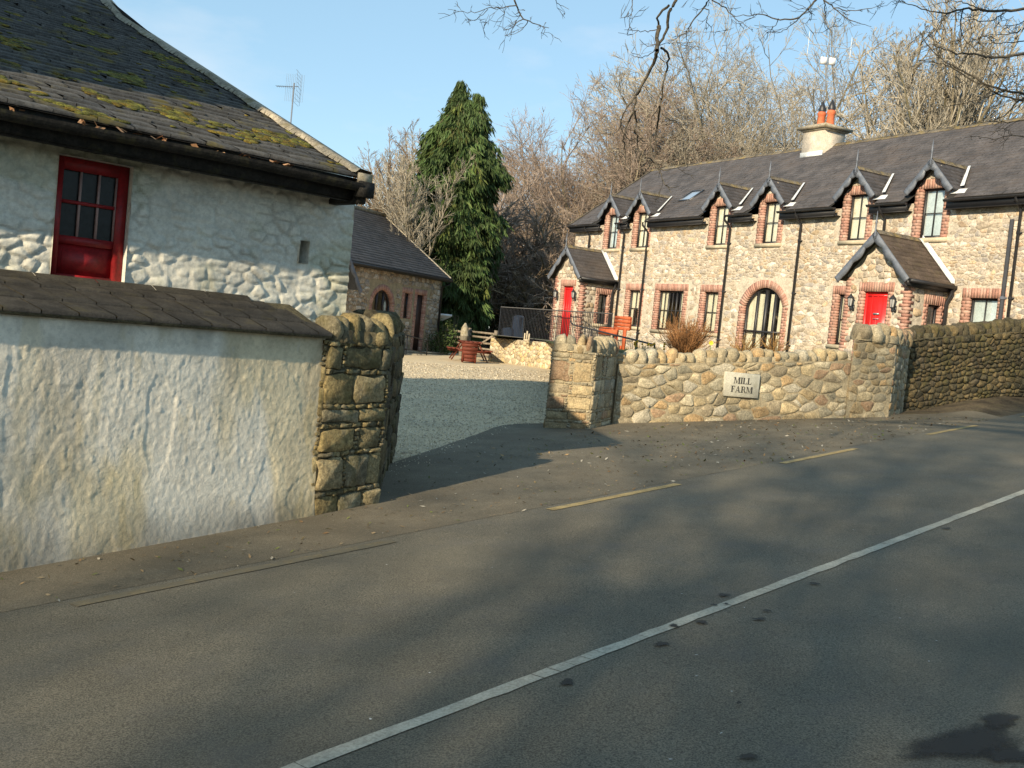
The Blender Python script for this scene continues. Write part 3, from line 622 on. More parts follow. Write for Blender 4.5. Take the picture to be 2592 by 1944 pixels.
# main roof: profile (n offset from wall, z)
prof = [(-.40, 1.19), (5.2, 3.38), (6.4, 4.05)]
mr = MB(); mu = MB()
for (a, za), (b, zb_) in zip(prof[:-1], prof[1:]):
    dy, dz = b - a, zb_ - za; L = math.hypot(dy, dz); ey = (0, dy / L, dz / L); nr_ = (0, -dz / L, dy / L)
    O = (-6.0, 7.875 + a, za); slates(mr, O, (1, 0, 0), ey, nr_, 10.97, L, .29, .155, np.random.default_rng(5), vary=.22, jit=.005)
    mu.add([(-6, 7.875 + a, za - .01), (5.0, 7.875 + a, za - .01), (5.0, 7.875 + b, zb_ - .01), (-6, 7.875 + b, zb_ - .01)], [(0, 1, 2, 3)])
mu.add([(-6, 14.27, 4.04), (5.0, 14.27, 4.04), (5.0, 19.5, 1.3), (-6, 19.5, 1.3)], [(0, 1, 2, 3)])
mu.add([(4.99, 7.95, 1.2), (4.99, 14.27, 4.03), (4.99, 19.4, 1.3), (4.99, 19.4, -1.6), (4.99, 14.0, -1.6), (4.99, 14.0, 1.2)], [(0, 1, 2, 3, 4, 5)])
rf = mr.build('slate_roof', M['slate_old'], barn, borg); mu.build('roof_boarding', M['dark'], rf, borg)
# verge cap along gable (concrete / mortar) with moss
mv = MB(); rr = np.random.default_rng(8)
def vz(t): return np.interp(t, [p[0] for p in prof], [p[1] for p in prof])
N_ = 90; ts = np.linspace(-.46, 6.4, N_)
for k in range(N_ - 1):
    a, b = ts[k], ts[k + 1]; j1, j2 = rr.normal(0, .0015, 2); za, zb_ = float(vz(a)), float(vz(b))
    x0 = 4.88 + .02 * math.sin(k * .7) + rr.normal(0, .002)
    V = [(x0, 7.875 + a, za + .03), (x0, 7.875 + b, zb_ + .03), (4.92, 7.875 + b, zb_ + .07 + j2), (4.92, 7.875 + a, za + .07 + j1), (5.04, 7.875 + a, za + .055), (5.04, 7.875 + b, zb_ + .055), (5.04, 7.875 + a, za - .05), (5.04, 7.875 + b, zb_ - .05)]
    mv.add(V, [(0, 3, 2, 1), (3, 4, 5, 2), (4, 6, 7, 5)])
mv.box((4.90, 7.40, 1.10), (5.04, 7.42, 1.22)); mv.build('verge_cap', M['concrete'], rf, borg, smooth=False)
# gutter: half round + fascia
mg = MB(); nS = 10
arc = [(7.875 - .40 - .055 - .06 * math.cos(q), 1.135 - .065 * math.sin(q)) for q in np.linspace(0, math.pi, nS)]
for s0_, s1_ in ((-6, 4.93),):
    nseg = 24; xs_ = np.linspace(s0_, s1_, nseg + 1); sag = lambda x: .008 * math.sin(x * 2.1)
    for k in range(nseg):
        for q in range(nS - 1):
            a, b = arc[q], arc[q + 1]; mg.add([(xs_[k], a[0], a[1] + sag(xs_[k])), (xs_[k + 1], a[0], a[1] + sag(xs_[k + 1])), (xs_[k + 1], b[0], b[1] + sag(xs_[k + 1])), (xs_[k], b[0], b[1] + sag(xs_[k]))], [(0, 1, 2, 3)])
mg.box((-6, 7.505, 1.0), (4.97, 7.53, 1.18)); mg.box((-6, 7.53, 1.02), (5.00, 7.90, 1.04)); mg.box((-6, 7.53, .985), (4.99, 7.60, 1.02)); mg.box((4.90, 7.37, 1.02), (5.05, 7.44, 1.15)); mg.box((4.93, 7.44, .97), (5.02, 7.9, 1.1))
mg.build('gutter', M['oldgutter'], barn, borg)
ml = MB(); r = np.random.default_rng(4)
for k in range(45):
    x = r.uniform(2, 4.4); c = np.array((x, 7.42 + r.normal(0, .012), 1.145 + r.random() * .02)); a = r.random() * 6; L = r.uniform(.01, .035); d = np.array((math.cos(a), math.sin(a), r.normal(0, .4))) * L; s_ = np.array((-math.sin(a), math.cos(a), r.normal(0, .5))) * L * .5
    ml.add([c - d - s_, c + d - s_, c + d + s_, c - d + s_], [(0, 1, 2, 3)], tuple(np.array((.42, .24, .13)) * r.uniform(.6, 1.3)))
tag(ml.build('gutter_leaf_litter', M['straw'], barn, borg), kind='stuff')
# moss clumps on the roof
mo = MB(); r = np.random.default_rng(12); cnt = 0
while cnt < 1500:
    s_, t = r.uniform(1.2, 4.9), r.uniform(-.35, 4.8) ** 1.0
    band = math.exp(-((t - (.25 + .32 * (5.0 - s_) * .55 + .1)) / .35) ** 2)
    dens = float(fbm(np.array(s_ * 2.2), np.array(t * 3.2), 4, 2)) + .15 * band - .01 * (t > 1.6)
    if dens < .60: 
        if r.random() > .004: continue
    h = float(vz(t)); sz = r.uniform(.012, .038) * (1.15 if t < 1.5 else .9)
    v = ICO_V[:, :] * np.array((sz * r.uniform(1, 1.8), sz, sz * .30)) * (1 + r.normal(0, .1, ICO_V.shape)); sl = .391
    y = 7.875 + t + v[:, 1]; z = h + sl * v[:, 1] + v[:, 2] + .022; c = np.array((1, .95, 1)) * r.uniform(.6, 1.5)
    c = c * (np.array((1.25, .95, .8)) if r.random() < .3 else 1)
    mo.add(np.stack([s_ + v[:, 0], y, z], -1), ICO_F, tuple(c)); cnt += 1
tag(mo.build('moss', M['moss'], rf, borg, smooth=True), kind='stuff')

# taller block added out of frame at left to cast the shade on the upper roof
mb = MB(); mb.box((-9, 7.875, -2.2), (.55, 14.6, 7.2)); blk = empty('shade_block', (BO[0], BO[1], -1.7), math.atan2(be[1], be[0]))
tag(blk, 'unseen taller block added beyond left edge to shade the barn roof', 'barn'); mb.build('limewashed_wall', M['limewash'], blk, borg)
mb = MB(); mb.add([(-9, 7.6, 7.1), (.7, 7.6, 7.1), (.7, 11.2, 9.4), (-9, 11.2, 9.4), (.7, 14.8, 7.1), (-9, 14.8, 7.1)], [(0, 1, 2, 3), (3, 2, 4, 5)]); mb.build('slate_roof', M['slate_old'], blk, borg)

# ---- roadside whitewashed wall with slate coping
wd = np.array([1.62, 2.03]); wd = wd / np.linalg.norm(wd); wn_ = np.array([wd[1], -wd[0]])
W0 = np.array([-1.56, 8.56]) - wd * 6.5; ww_ = empty('whitewashed_wall', (W0[0], W0[1], -2.2)); tag(ww_, 'whitewashed rendered roadside wall with slate coping, stained yellow in places', 'wall')
U, Vg = np.meshgrid(np.arange(0, 6.501, .011), np.linspace(0, 1, 150), indexing='ij')
X = W0[0] + wd[0] * U; Y = W0[1] + wd[1] * U; zb_ = Hh(X, Y) - .03; zt_ = -.195; Z = zb_ + (zt_ - zb_) * Vg
D = .022 * (fbm(U * .8, Z * 1.0, 2, 4) - .5) + .0035 * (fbm(U * 4.5, Z * 3.2, 4, 8) - .5) + .0065 * (fbm(U * 34, Z * 26, 4, 6) - .5)
pl_ = fbm(U * 3, Z * 1.3, 3, 13); D -= .004 * sm((pl_ - .52) / .03) ; mk = .15 + 1.15 * sm((fbm(U * 1.3, Z * 1.6, 3, 71) - .38) / .2); D *= 1; D += mk * (.0011 * sm((fbm(U * 15, Z * 6, 3, 17) - .5) / .04) + .0013 * sm((fbm(U * 30, Z * 16, 3, 27) - .52) / .05)) - .03 * Vg + .03 * (1 - Vg) ** 6
P = np.stack([X + wn_[0] * D, Y + wn_[1] * D, Z], -1).reshape(-1, 3); n, m = U.shape; i, j = np.meshgrid(np.arange(n - 1), np.arange(m - 1), indexing='ij'); a = (i * m + j).ravel()
g1 = sm((fbm(U * 1.6 + .3 * Z, Z * .55, 4, 41) - .47) / .12); g2 = sm((fbm(U * 5, Z * 1.1, 4, 45) - .52) / .10); sp = sm(1 - Vg / (.16 + .20 * fbm(U * 5, U * 0, 3, 46))) ; up_ = sm((Vg - .86) / .14) * sm((fbm(U * 4, U * 0 + 2, 3, 48) - .35) / .3)
Cw = np.ones(U.shape + (3,)); k1 = np.clip(.75 * g1 + .40 * g2, 0, 1)[..., None]; Cw = Cw * (1 - k1) + np.array((.86, .775, .58)) * k1; Cw *= 1 - .22 * sm((fbm(U * 2.4, Z * .9, 4, 83) - .50) / .14)[..., None]; Cw *= (1 - .5 * sp - .22 * up_)[..., None]; Cw *= 1 - .10 * (fbm(U * 30, Z * 26, 3, 60) > .56)[..., None]
mb = MB(); mb.quads(P, np.stack([a, a + m, a + m + 1, a + 1], -1), Cw.reshape(-1, 3)[a]); mb.build('render_face', M['limewash_plaster'], ww_, tuple(ww_.location), smooth=True)
# slate coping between wall front and barn face
ms, mu = MB(), MB(); r = np.random.default_rng(6)
def cop_pt(u, t, h):
    f = W0 + wd * u + wn_ * .045; uu = u - 6.5 + 0
    # matching point on the barn face: intersect perpendicular of the wall with barn face
    d = -wn_; k = (7.86 - np.dot(f, bn)) / np.dot(d, bn); k = min(k, .95); b = f + d * k
    p = f * (1 - t) + b * t; z = -.178 + (.055 + .178) * t; return np.array((p[0], p[1], z + h))
rows = [(0, .36), (.33, .72), (.69, .93)]
for k, (ta, tb) in enumerate(rows):
    u = -.15 * (k % 2)
    while u < 6.42 - .0:
        w_ = .25 * r.uniform(.93, 1.07); a, b = max(0, u + .003), min(6.50 - .38 * ta - .0, u + w_ - .003); u += w_
        if b - a < .03: continue
        j = r.normal(0, .001, 2); q = [cop_pt(a + .002, ta, .024 + j[0]), cop_pt(b - .002, ta, .024 + j[1]), cop_pt(b, min(1, tb + .05), .004), cop_pt(a, min(1, tb + .05), .004), cop_pt(a, ta, .0), cop_pt(b, ta, .0)]
        ms.add(q, [(0, 1, 2, 3), (4, 5, 1, 0)], tuple(np.array((1, 1, 1)) * r.uniform(.85, 1.15)))
for k in range(14):
    a, b = k * .44 + .003, k * .44 + .437; b = min(b, 6.1)
    q = [cop_pt(a, .90, .02), cop_pt(b, .90, .02), cop_pt(b, 1, .035), cop_pt(a, 1, .035), cop_pt(a, .90, 0), cop_pt(b, .90, 0)]; ms.add(q, [(0, 1, 2, 3), (4, 5, 1, 0)], (.95, .95, .9))
ms.build('slate_coping', M['slate_cap'], ww_, tuple(ww_.location))
for k in range(26):
    a, b = k * .25, k * .25 + .25; mu.add([cop_pt(a, 0, -.004), cop_pt(b, 0, -.004), cop_pt(b, 1, -.004), cop_pt(a, 1, -.004), cop_pt(a, .03, -.03) , cop_pt(b, .03, -.03)], [(0, 1, 2, 3), (4, 5, 1, 0)])
mu.build('coping_bed', M['mortar_dark'], ww_, tuple(ww_.location))

# ------------------------------------------------------------ farmhouse
HE = np.array([.508, -.8613]); HE /= np.linalg.norm(HE); HN = np.array([-HE[1], HE[0]]); HA = math.atan2(HE[1], HE[0])
FACE, FLOOR = 21.75, -.25
hs0 = -24.0; hloc = HE * hs0 + HN * FACE; horg = (hs0, FACE, FLOOR)
house = empty('farmhouse', (hloc[0], hloc[1], FLOOR), HA); tag(house, 'long two storey stone farmhouse with brick trim, gabled dormers and red doors', 'house')
BR = [(.42, .235, .18), (.45, .26, .20), (.39, .215, .165), (.47, .30, .235), (.37, .195, .15), (.44, .27, .21)]
M['mortar_brick'] = mat('brick_mortar', (.43, .29, .21), .95, .2, 4, 26, .5, .01)
rb = np.random.default_rng(31)
class Frame:
    """maps (u along wall, d outward, z) to house coordinates (s, n, z)"""
    def __init__(s, kind, c): s.k = kind; s.c = c
    def __call__(s, u, d, z):
        if s.k == 'front': return (u, s.c - d, z)
        if s.k == 'right': return (s.c + d, u, z)       # wall facing +s, u = n
def fbox(mb, F, u0, u1, d0, d1, z0, z1, col=(1, 1, 1)):
    P = [F(u, d, z) for z in (z0, z1) for (u, d) in ((u0, d0), (u1, d0), (u1, d1), (u0, d1))]
    mb.add(P, [(0, 1, 2, 3), (7, 6, 5, 4), (0, 4, 5, 1), (1, 5, 6, 2), (2, 6, 7, 3), (3, 7, 4, 0)], col)
def bcol(): return tuple(np.array(BR[rb.integers(len(BR))]) * rb.uniform(.85, 1.15))
def surround(F, u0, u1, z0, z1, parent, org, jw=.21, lh=.23, depth=.15, pr=.022, lintel=True, bh=.068, topf=None):
    mb = MB(); mm = MB()
    H = z1 - z0; n = max(1, int(round(H / .078))); st = H / n
    for side in (0, 1):
        for k in range(n):
            za = z0 + k * st + .003; zb_ = z0 + (k + 1) * st - .003; w = jw + (.0 if k % 2 else -.02)
            a, b = (u0 - w, u0) if side == 0 else (u1, u1 + w)
            if k % 2: 
                m_ = a + (b - a) / 2; fbox(mb, F, a, m_ - .004, -depth, pr, za, zb_, bcol()); fbox(mb, F, m_ + .004, b, -depth, pr, za, zb_, bcol())
            else: fbox(mb, F, a, b, -depth, pr, za, zb_, bcol())
        a, b = (u0 - jw + .012, u0 - .006) if side == 0 else (u1 + .006, u1 + jw - .012); fbox(mm, F, a, b, -depth, pr - .004, z0, z1, (1, 1, 1))
    if lintel:
        W = u1 - u0 + 2 * jw; n = int(round(W / .078)); st = W / n
        for k in range(n):
            xm = abs(u0 - jw + (k + .5) * st - (u0 + u1) / 2); zt = z1 + lh if topf is None else min(z1 + lh, topf(xm))
            if zt > z1 + .03: fbox(mb, F, u0 - jw + k * st + .003, u0 - jw + (k + 1) * st - .003, -depth, pr, z1 + .002, zt, bcol())
        w0 = jw if topf is None else jw * .45; fbox(mm, F, u0 - w0 + .01, u1 + w0 - .01, -depth, pr - .004, z1 + .006, z1 + (lh if topf is None else .12) - .01, (1, 1, 1))
    s = mb.build('brick_surround', M['brick'], parent, org)
    mm.build('brick_mortar', M['mortar_brick'], s, org)
    return s
def window(F, u0, u1, z0, z1, parent, org, cols=2, rows=2, cur='curtain', sill=True, rec=.085, curt='full', fr=.05, casement=False, surr=True, jw=.21, mull=None, topf=None):
    mb = MB(); d = -rec
    fbox(mb, F, u0, u0 + fr, d - .05, d, z0, z1); fbox(mb, F, u1 - fr, u1, d - .05, d, z0, z1); fbox(mb, F, u0 + fr, u1 - fr, d - .05, d, z1 - fr, z1); fbox(mb, F, u0 + fr, u1 - fr, d - .05, d + .012, z0, z0 + fr * 1.35)
    g = .011
    for k in range(1, cols):
        x = u0 + fr + (u1 - u0 - 2 * fr) * k / cols; gg = .03 if (mull and k in mull) else g; fbox(mb, F, x - gg, x + gg, d - .04, d - .006, z0 + fr * 1.35, z1 - fr)
    for k in range(1, rows):
        z = z0 + fr * 1.35 + (z1 - z0 - 2.35 * fr) * k / rows; fbox(mb, F, u0 + fr, u1 - fr, d - .038, d - .010, z - g, z + g)
    w = mb.build('window', M['black'], parent, org)
    mp_ = MB(); mp_.add([F(u0 + fr, d - .026, z0 + fr), F(u1 - fr, d - .026, z0 + fr), F(u1 - fr, d - .026, z1 - fr), F(u0 + fr, d - .026, z1 - fr)], [(0, 1, 2, 3)]); mp_.build('pane', M['glass'], w, org)
    mc = MB(); dd = d - .075; a, b = u0 - .02, u1 + .02
    def folds(a, b, z0_, z1_):
        n = max(4, int((b - a) / .035)); xs_ = np.linspace(a, b, n + 1)
        for k in range(n):
            p, q = .012 * (k % 2), .012 * ((k + 1) % 2); mc.add([F(xs_[k], dd + p, z0_), F(xs_[k + 1], dd + q, z0_), F(xs_[k + 1], dd + q, z1_), F(xs_[k], dd + p, z1_)], [(0, 1, 2, 3)])
    if curt == 'full': mc.add([F(a, dd, z0 - .02), F(b, dd, z0 - .02), F(b, dd, z1 + .02), F(a, dd, z1 + .02)], [(0, 1, 2, 3)])
    elif curt == 'sides': W = b - a; folds(a, a + W * .30, z0, z1); folds(b - W * .26, b, z0, z1)
    elif curt == 'top': mc.add([F(a, dd, z0 + (z1 - z0) * .48), F(b, dd, z0 + (z1 - z0) * .48), F(b, dd, z1), F(a, dd, z1)], [(0, 1, 2, 3)]); folds(a, a + (b - a) * .25, z0, z1)
    elif curt == 'folds': folds(a, b, z0, z1)
    if mc.v: mc.build('curtain', M[cur], w, org)
    md = MB(); fbox(md, F, u0 - .05, u1 + .05, -.95, -.93, z0 - .1, z1 + .1); fbox(md, F, u0 - .05, u0 - .04, -.93, -.16, z0 - .1, z1 + .1); fbox(md, F, u1 + .04, u1 + .05, -.93, -.16, z0 - .1, z1 + .1); fbox(md, F, u0 - .05, u1 + .05, -.93, -.16, z1 + .08, z1 + .1)
    fbox(md, F, u0 - .05, u1 + .05, -.93, -.16, z0 - .1, z0 - .08); md.build('room_interior', mat_room, w, org)
    if sill:
        msl = MB(); fbox(msl, F, u0 - jw, u1 + jw, -.1, .06, z0 - .105, z0 - .002); msl.build('sill', M['sill'], w, org)
    if surr: surround(F, u0, u1, z0, z1, w, org, jw, topf=topf)
    return w
mat_room = mat('room_interior', (.55, .46, .32), .95, .2, 2, 20, 0)

up = [-30.80, -29.05, -25.0, -22.80, -19.55, -17.20]
openings = []
for c in up: openings.append((c - .33, c + .33, 3.39, 4.63))
gw = [(-29.41, -28.76, .64, 1.91), (-27.74, -26.42, .60, 1.92), (-25.40, -24.73, .62, 1.91), (-19.88, -19.22, .56, 1.93), (-15.83, -15.08, .62, 1.92)]
openings += gw; AR = (-23.53, -21.91, -.2, 2.10); openings.append(AR)
EAVE = 4.28; S0, S1 = -33.2, -11.5
FF = Frame('front', FACE)
def grid_wall(mb, F, u0, u1, z0, z1, ops, d=0.):
    us_ = sorted(set([u0, u1] + [max(u0, min(u1, q)) for o in ops for q in o[:2]])); zs = sorted(set([z0, z1] + [max(z0, min(z1, q)) for o in ops for q in o[2:4]]))
    for a, b in zip(us_[:-1], us_[1:]):
        for c, e in zip(zs[:-1], zs[1:]):
            um, zm = (a + b) / 2, (c + e) / 2
            if any(o[0] < um < o[1] and o[2] < zm < o[3] for o in ops): continue
            mb.add([F(a, d, c), F(b, d, c), F(b, d, e), F(a, d, e)], [(0, 1, 2, 3)])
mw_ = MB(); grid_wall(mw_, FF, S0, S1, FLOOR - .6, EAVE, openings)
# spandrels of the arch
ac_s, ac_z, ac_r = -22.72, 1.217, .863
def arch_spandrel(mb, F, c, cz, r, u0, u1, zt, n=10, d=0.):
    a0 = math.asin((0.0)); 
    for side in (-1, 1):
        sp = math.acos(min(1, (u1 - u0) / 2 / r))
        for k in range(n):
            a, b = sp + (math.pi / 2 - sp) * k / n, sp + (math.pi / 2 - sp) * (k + 1) / n
            pa, pb = (c + side * r * math.cos(a), cz + r * math.sin(a)), (c + side * r * math.cos(b), cz + r * math.sin(b))
            mb.add([F(pa[0], d, pa[1]), F(pb[0], d, pb[1]), F(pb[0], d, zt), F(pa[0], d, zt)], [(0, 1, 2, 3)])
arch_spandrel(mw_, FF, ac_s, ac_z, ac_r, AR[0], AR[1], AR[3])
# other walls: gable left, back, right
def sn(mb, pts, faces, col=(1, 1, 1)): mb.add(pts, faces, col)
RN, RZ = 25.15, 7.0
sn(mw_, [(S0, FACE, -1), (S0, 28.5, -1), (S0, 28.5, EAVE), (S0, RN, RZ - .05), (S0, FACE, EAVE)], [(0, 1, 2, 3, 4)])
sn(mw_, [(S1, FACE, -1), (S1, 28.5, -1), (S1, 28.5, EAVE), (S1, RN, RZ - .05), (S1, FACE, EAVE)], [(0, 1, 2, 3, 4)]); sn(mw_, [(S0, 28.5, -1), (S1, 28.5, -1), (S1, 28.5, EAVE), (S0, 28.5, EAVE)], [(0, 1, 2, 3)])
wall_ = mw_.build('wall', M['mortar_pale'], house, horg)
def skipper(F_u0, z0, ops, extra=()):
    def sk(poly):
        a = poly.min(0) + (F_u0, z0); b = poly.max(0) + (F_u0, z0)
        for o in ops:
            if a[0] < o[1] + .10 and b[0] > o[0] - .10 and a[1] < o[3] + .10 and b[1] > o[2] - .05: return True
        for (c, cz, r) in extra:
            m = (a + b) / 2
            if math.hypot(m[0] - c, m[1] - cz) < r + .15 and m[1] > cz: return True
        return False
    return sk
mst = MB()
def fmap_front(n0, u0, z0): return lambda u, v, d: np.stack([u0 + np.asarray(u), n0 - np.asarray(d) + 0 * np.asarray(u), z0 + np.asarray(v)], -1)
ops_s = [(o[0] - .12, o[1] + .12, o[2], o[3] + .14) for o in openings]
# porch footprints hide the wall behind them
stones(mst, S1 - S0 - 0.0, EAVE - FLOOR, .185, .105, fmap_front(FACE, S0, FLOOR), PAL_HOUSE, 11, .010, .009, skipper(S0, FLOOR, ops_s, [(ac_s, ac_z, ac_r + .1)]), jit=.5, vary=.7)
mst.build('rubble_stone_face', M['stone_house'], wall_, horg)

# ground floor windows
window(FF, *gw[0], house, horg, 2, 2, 'curtain', curt='top'); window(FF, *gw[1], house, horg, 6, 2, 'curtain', curt='sides', mull=(2, 4)); window(FF, *gw[2], house, horg, 2, 2, 'curtain', curt='full')
window(FF, *gw[3], house, horg, 2, 2, 'curtain', curt='sides'); window(FF, *gw[4], house, horg, 2, 2, 'blind', curt='full')
curs = ['blind', 'curtain', 'curtain', 'curtain', 'curtain', 'blind']; cts = ['full', 'folds', 'folds', 'full', 'full', 'full']

# main roof
sl = (RZ - EAVE) / (RN - 21.45); LS = math.hypot(RN - 21.45, RZ - EAVE); ey = (0, (RN - 21.45) / LS, (RZ - EAVE) / LS); nrf = (0, -ey[2], ey[1])
def dorm_clip(x, y):
    s = S0 - .1 + x; n = 21.45 + y * ey[1]
    for c in up:
        if abs(s - c) < .60 and n < 21.45 + .40: return False
        if abs(s - c) < .66 * (1 - (n - 21.83) / .95) and n < 22.8: return False
    return True
mr = MB(); slates(mr, (S0 - .1, 21.45, EAVE + .02), (1, 0, 0), ey, nrf, S1 - S0 + .1, LS, .26, .17, np.random.default_rng(3), dorm_clip, vary=.13, jit=.002, lift=.006, th=.008)
slr = mr.build('roof', M['slate'], house, horg)
mu = MB()
NB = 60
for k in range(NB):
    a, b = S0 - .08 + (S1 - S0) * k / NB, S0 - .08 + (S1 - S0) * (k + 1) / NB
    lo = 21.45
    if any(abs((a + b) / 2 - c) < .62 for c in up): lo = 22.0
    mu.add([(a, lo, EAVE + (lo - 21.45) * sl + .005), (b, lo, EAVE + (lo - 21.45) * sl + .005), (b, RN, RZ + .005), (a, RN, RZ + .005)], [(0, 1, 2, 3)])
mu.add([(S0 - .08, RN, RZ), (S1, RN, RZ), (S1, 28.8, EAVE), (S0 - .08, 28.8, EAVE)], [(0, 1, 2, 3)])
mu.build('roof_boarding', M['dark'], slr, horg)
mrd = MB(); r = np.random.default_rng(9); x = S0 - .1
while x < S1: 
    w_ = .42; j = r.normal(0, .004); mrd.add([(x, RN - .13, RZ - .05 + j), (x + w_ - .01, RN - .13, RZ - .05 + j), (x + w_ - .01, RN, RZ + .07 + j), (x, RN, RZ + .07 + j), (x, RN + .13, RZ - .05 + j), (x + w_ - .01, RN + .13, RZ - .05 + j)], [(0, 1, 2, 3), (3, 2, 5, 4)], tuple(np.ones(3) * r.uniform(.8, 1.2))); x += w_
for k in range(20):
    t0, t1 = k / 20, (k + 1) / 20; p0 = np.array((S0 - .12, 21.45 + t0 * (RN - 21.45), EAVE + t0 * (RZ - EAVE) + .02)); p1_ = np.array((S0 - .12, 21.45 + t1 * (RN - 21.45), EAVE + t1 * (RZ - EAVE) + .02))
    o1, o2, dn = np.array((.10, 0, .045)), np.array((0, 0, .045)), np.array((0, 0, -.13)); mrd.add([p0 + o1, p1_ + o1, p1_ + o2, p0 + o2, p1_ + dn, p0 + dn], [(0, 1, 2, 3), (3, 2, 4, 5)])
mrd.build('ridge_tiles', M['ridge'], slr, horg)

# skylight
def on_roof(s, n, h=0): return np.array((s, n, EAVE + (n - 21.45) * sl)) + np.array(nrf) * h
msk = MB()
for (a, b, c, d) in ((-28.10, -28.04, 22.45, 23.05), (-27.52, -27.46, 22.45, 23.05), (-28.04, -27.52, 22.45, 22.50), (-28.04, -27.52, 23.0, 23.05)):
    lo = [on_roof(a, c, .0), on_roof(b, c, .0), on_roof(b, d, .0), on_roof(a, d, .0)]; hi = [p + np.array(nrf) * .07 for p in lo]; msk.add(lo + hi, [(4, 5, 6, 7), (0, 1, 5, 4), (1, 2, 6, 5), (2, 3, 7, 6), (3, 0, 4, 7)])
sk_ = msk.build('skylight', M['black'], house, horg); mg = MB(); mg.add([on_roof(-28.04, 22.5, .04), on_roof(-27.52, 22.5, .04), on_roof(-27.52, 23, .04), on_roof(-28.04, 23, .04)], [(0, 1, 2, 3)])
mg.build('skylight_glass', mat('skylight_glass', (.25, .32, .42), .08, .05, 4, 40, 0, spec=1.0), sk_, horg)

def bargeboard(mb, F, c, za, hw, ze, d0, th=.03, wd=.13):
    """two sloping boards with scalloped lower edge; apex (c, za), ends (c+-hw, ze)"""
    L = math.hypot(hw, za - ze)
    for sd_ in (-1, 1):
        n = 36; top, bot = [], []
        for k in range(n + 1):
            t = k / n; x = c + sd_ * hw * t; z = za + (ze - za) * t
            ph = (t * 3.0) % 1.0
            sc = wd * (.72 + .42 * math.sin(math.pi * ph) ** .7 if t < .985 else .8)
            if t < .30: sc = wd * (.78 + .35 * abs(math.sin(t / .30 * math.pi)))
            elif t < .60: sc = wd * (.70 + .45 * abs(math.sin((t - .3) / .30 * math.pi)))
            elif t < .9: sc = wd * (.72 + .35 * abs(math.sin((t - .6) / .40 * math.pi)))
            else: sc = wd * 1.0
            nx, nz_ = -sd_ * (za - ze) / L, -hw / L
            top.append((x, z)); bot.append((x + nx * sc, z + nz_ * sc))
        for k in range(n):
            a, b, c2, d2 = top[k], top[k + 1], bot[k + 1], bot[k]
            V = [F(*((p[0], d0 + q, p[1]))) for q in (0, -th) for p in (a, b, c2, d2)]
            mb.add(V, [(0, 1, 2, 3), (4, 7, 6, 5), (0, 4, 5, 1), (3, 2, 6, 7)] + ([(1, 5, 6, 2)] if k == n - 1 else []))
def finial(mb, F, c, d, z0, h):
    p = [F(c, d, z0 - .12), F(c, d, z0 + h * .35), F(c, d, z0 + h * .45), F(c, d, z0 + h * .55), F(c, d, z0 + h)]; mb.tube([np.array(q) for q in p], [.022, .02, .034, .022, .005], 6)
def gable_roof(name, F, c, za, hw, ze, d_front, n_back_fn, parent, org, m, w=.22, e=.15, seed=1, flash_right=True, th=.05):
    """small gabled roof running back from d_front; n_back_fn(z) = n coordinate where it meets wall/roof"""
    mb = MB(); mu = MB(); r = np.random.default_rng(seed); L = math.hypot(hw, za - ze)
    for sd_ in (-1, 1):
        P0 = np.array(F(c + sd_ * hw, d_front, ze)); n0 = P0[1]; exv = (0, 1, 0); eyv = (-sd_ * hw / L, 0, (za - ze) / L); nv = (sd_ * (za - ze) / L, 0, hw / L)
        Wm = max(n_back_fn(za), n_back_fn(ze)) - n0
        cl = lambda x, y: (n0 + x) < n_back_fn(ze + y * (za - ze) / L) + .03
        mb2 = mb; slates(mb2, P0, exv, eyv, nv, Wm, L, w, e, r, cl, vary=.13, lift=.006, th=.008, jit=.002)
        a = P0; b = np.array(F(c, d_front, za)); a2 = np.array((a[0], n_back_fn(ze), ze)); b2 = np.array((b[0], n_back_fn(za), za)); q = np.array(nv) * .004
        mu.add([a - q, a2 - q, b2 - q, b - q, a - q - (0, 0, th), a2 - q - (0, 0, th), b2 - q - (0, 0, th), b - q - (0, 0, th)], [(0, 1, 2, 3), (4, 7, 6, 5), (0, 4, 5, 1), (0, 3, 7, 4)])
    o = mb.build(name, m, parent, org); mu.build('roof_boarding', M['black'], o, org)
    mrd = MB(); n0 = F(c, d_front, za)[1]; x = n0
    while x < n_back_fn(za) - .02:
        x1 = min(x + .3, n_back_fn(za)); mrd.add([(c - .09, x, za - .045), (c - .09, x1 - .008, za - .045), (c, x1 - .008, za + .06), (c, x, za + .06), (c + .09, x, za - .045), (c + .09, x1 - .008, za - .045)], [(0, 1, 2, 3), (3, 2, 5, 4)]); x = x1
    mrd.build('ridge_tiles', M['ridge'], o, org)
    return o
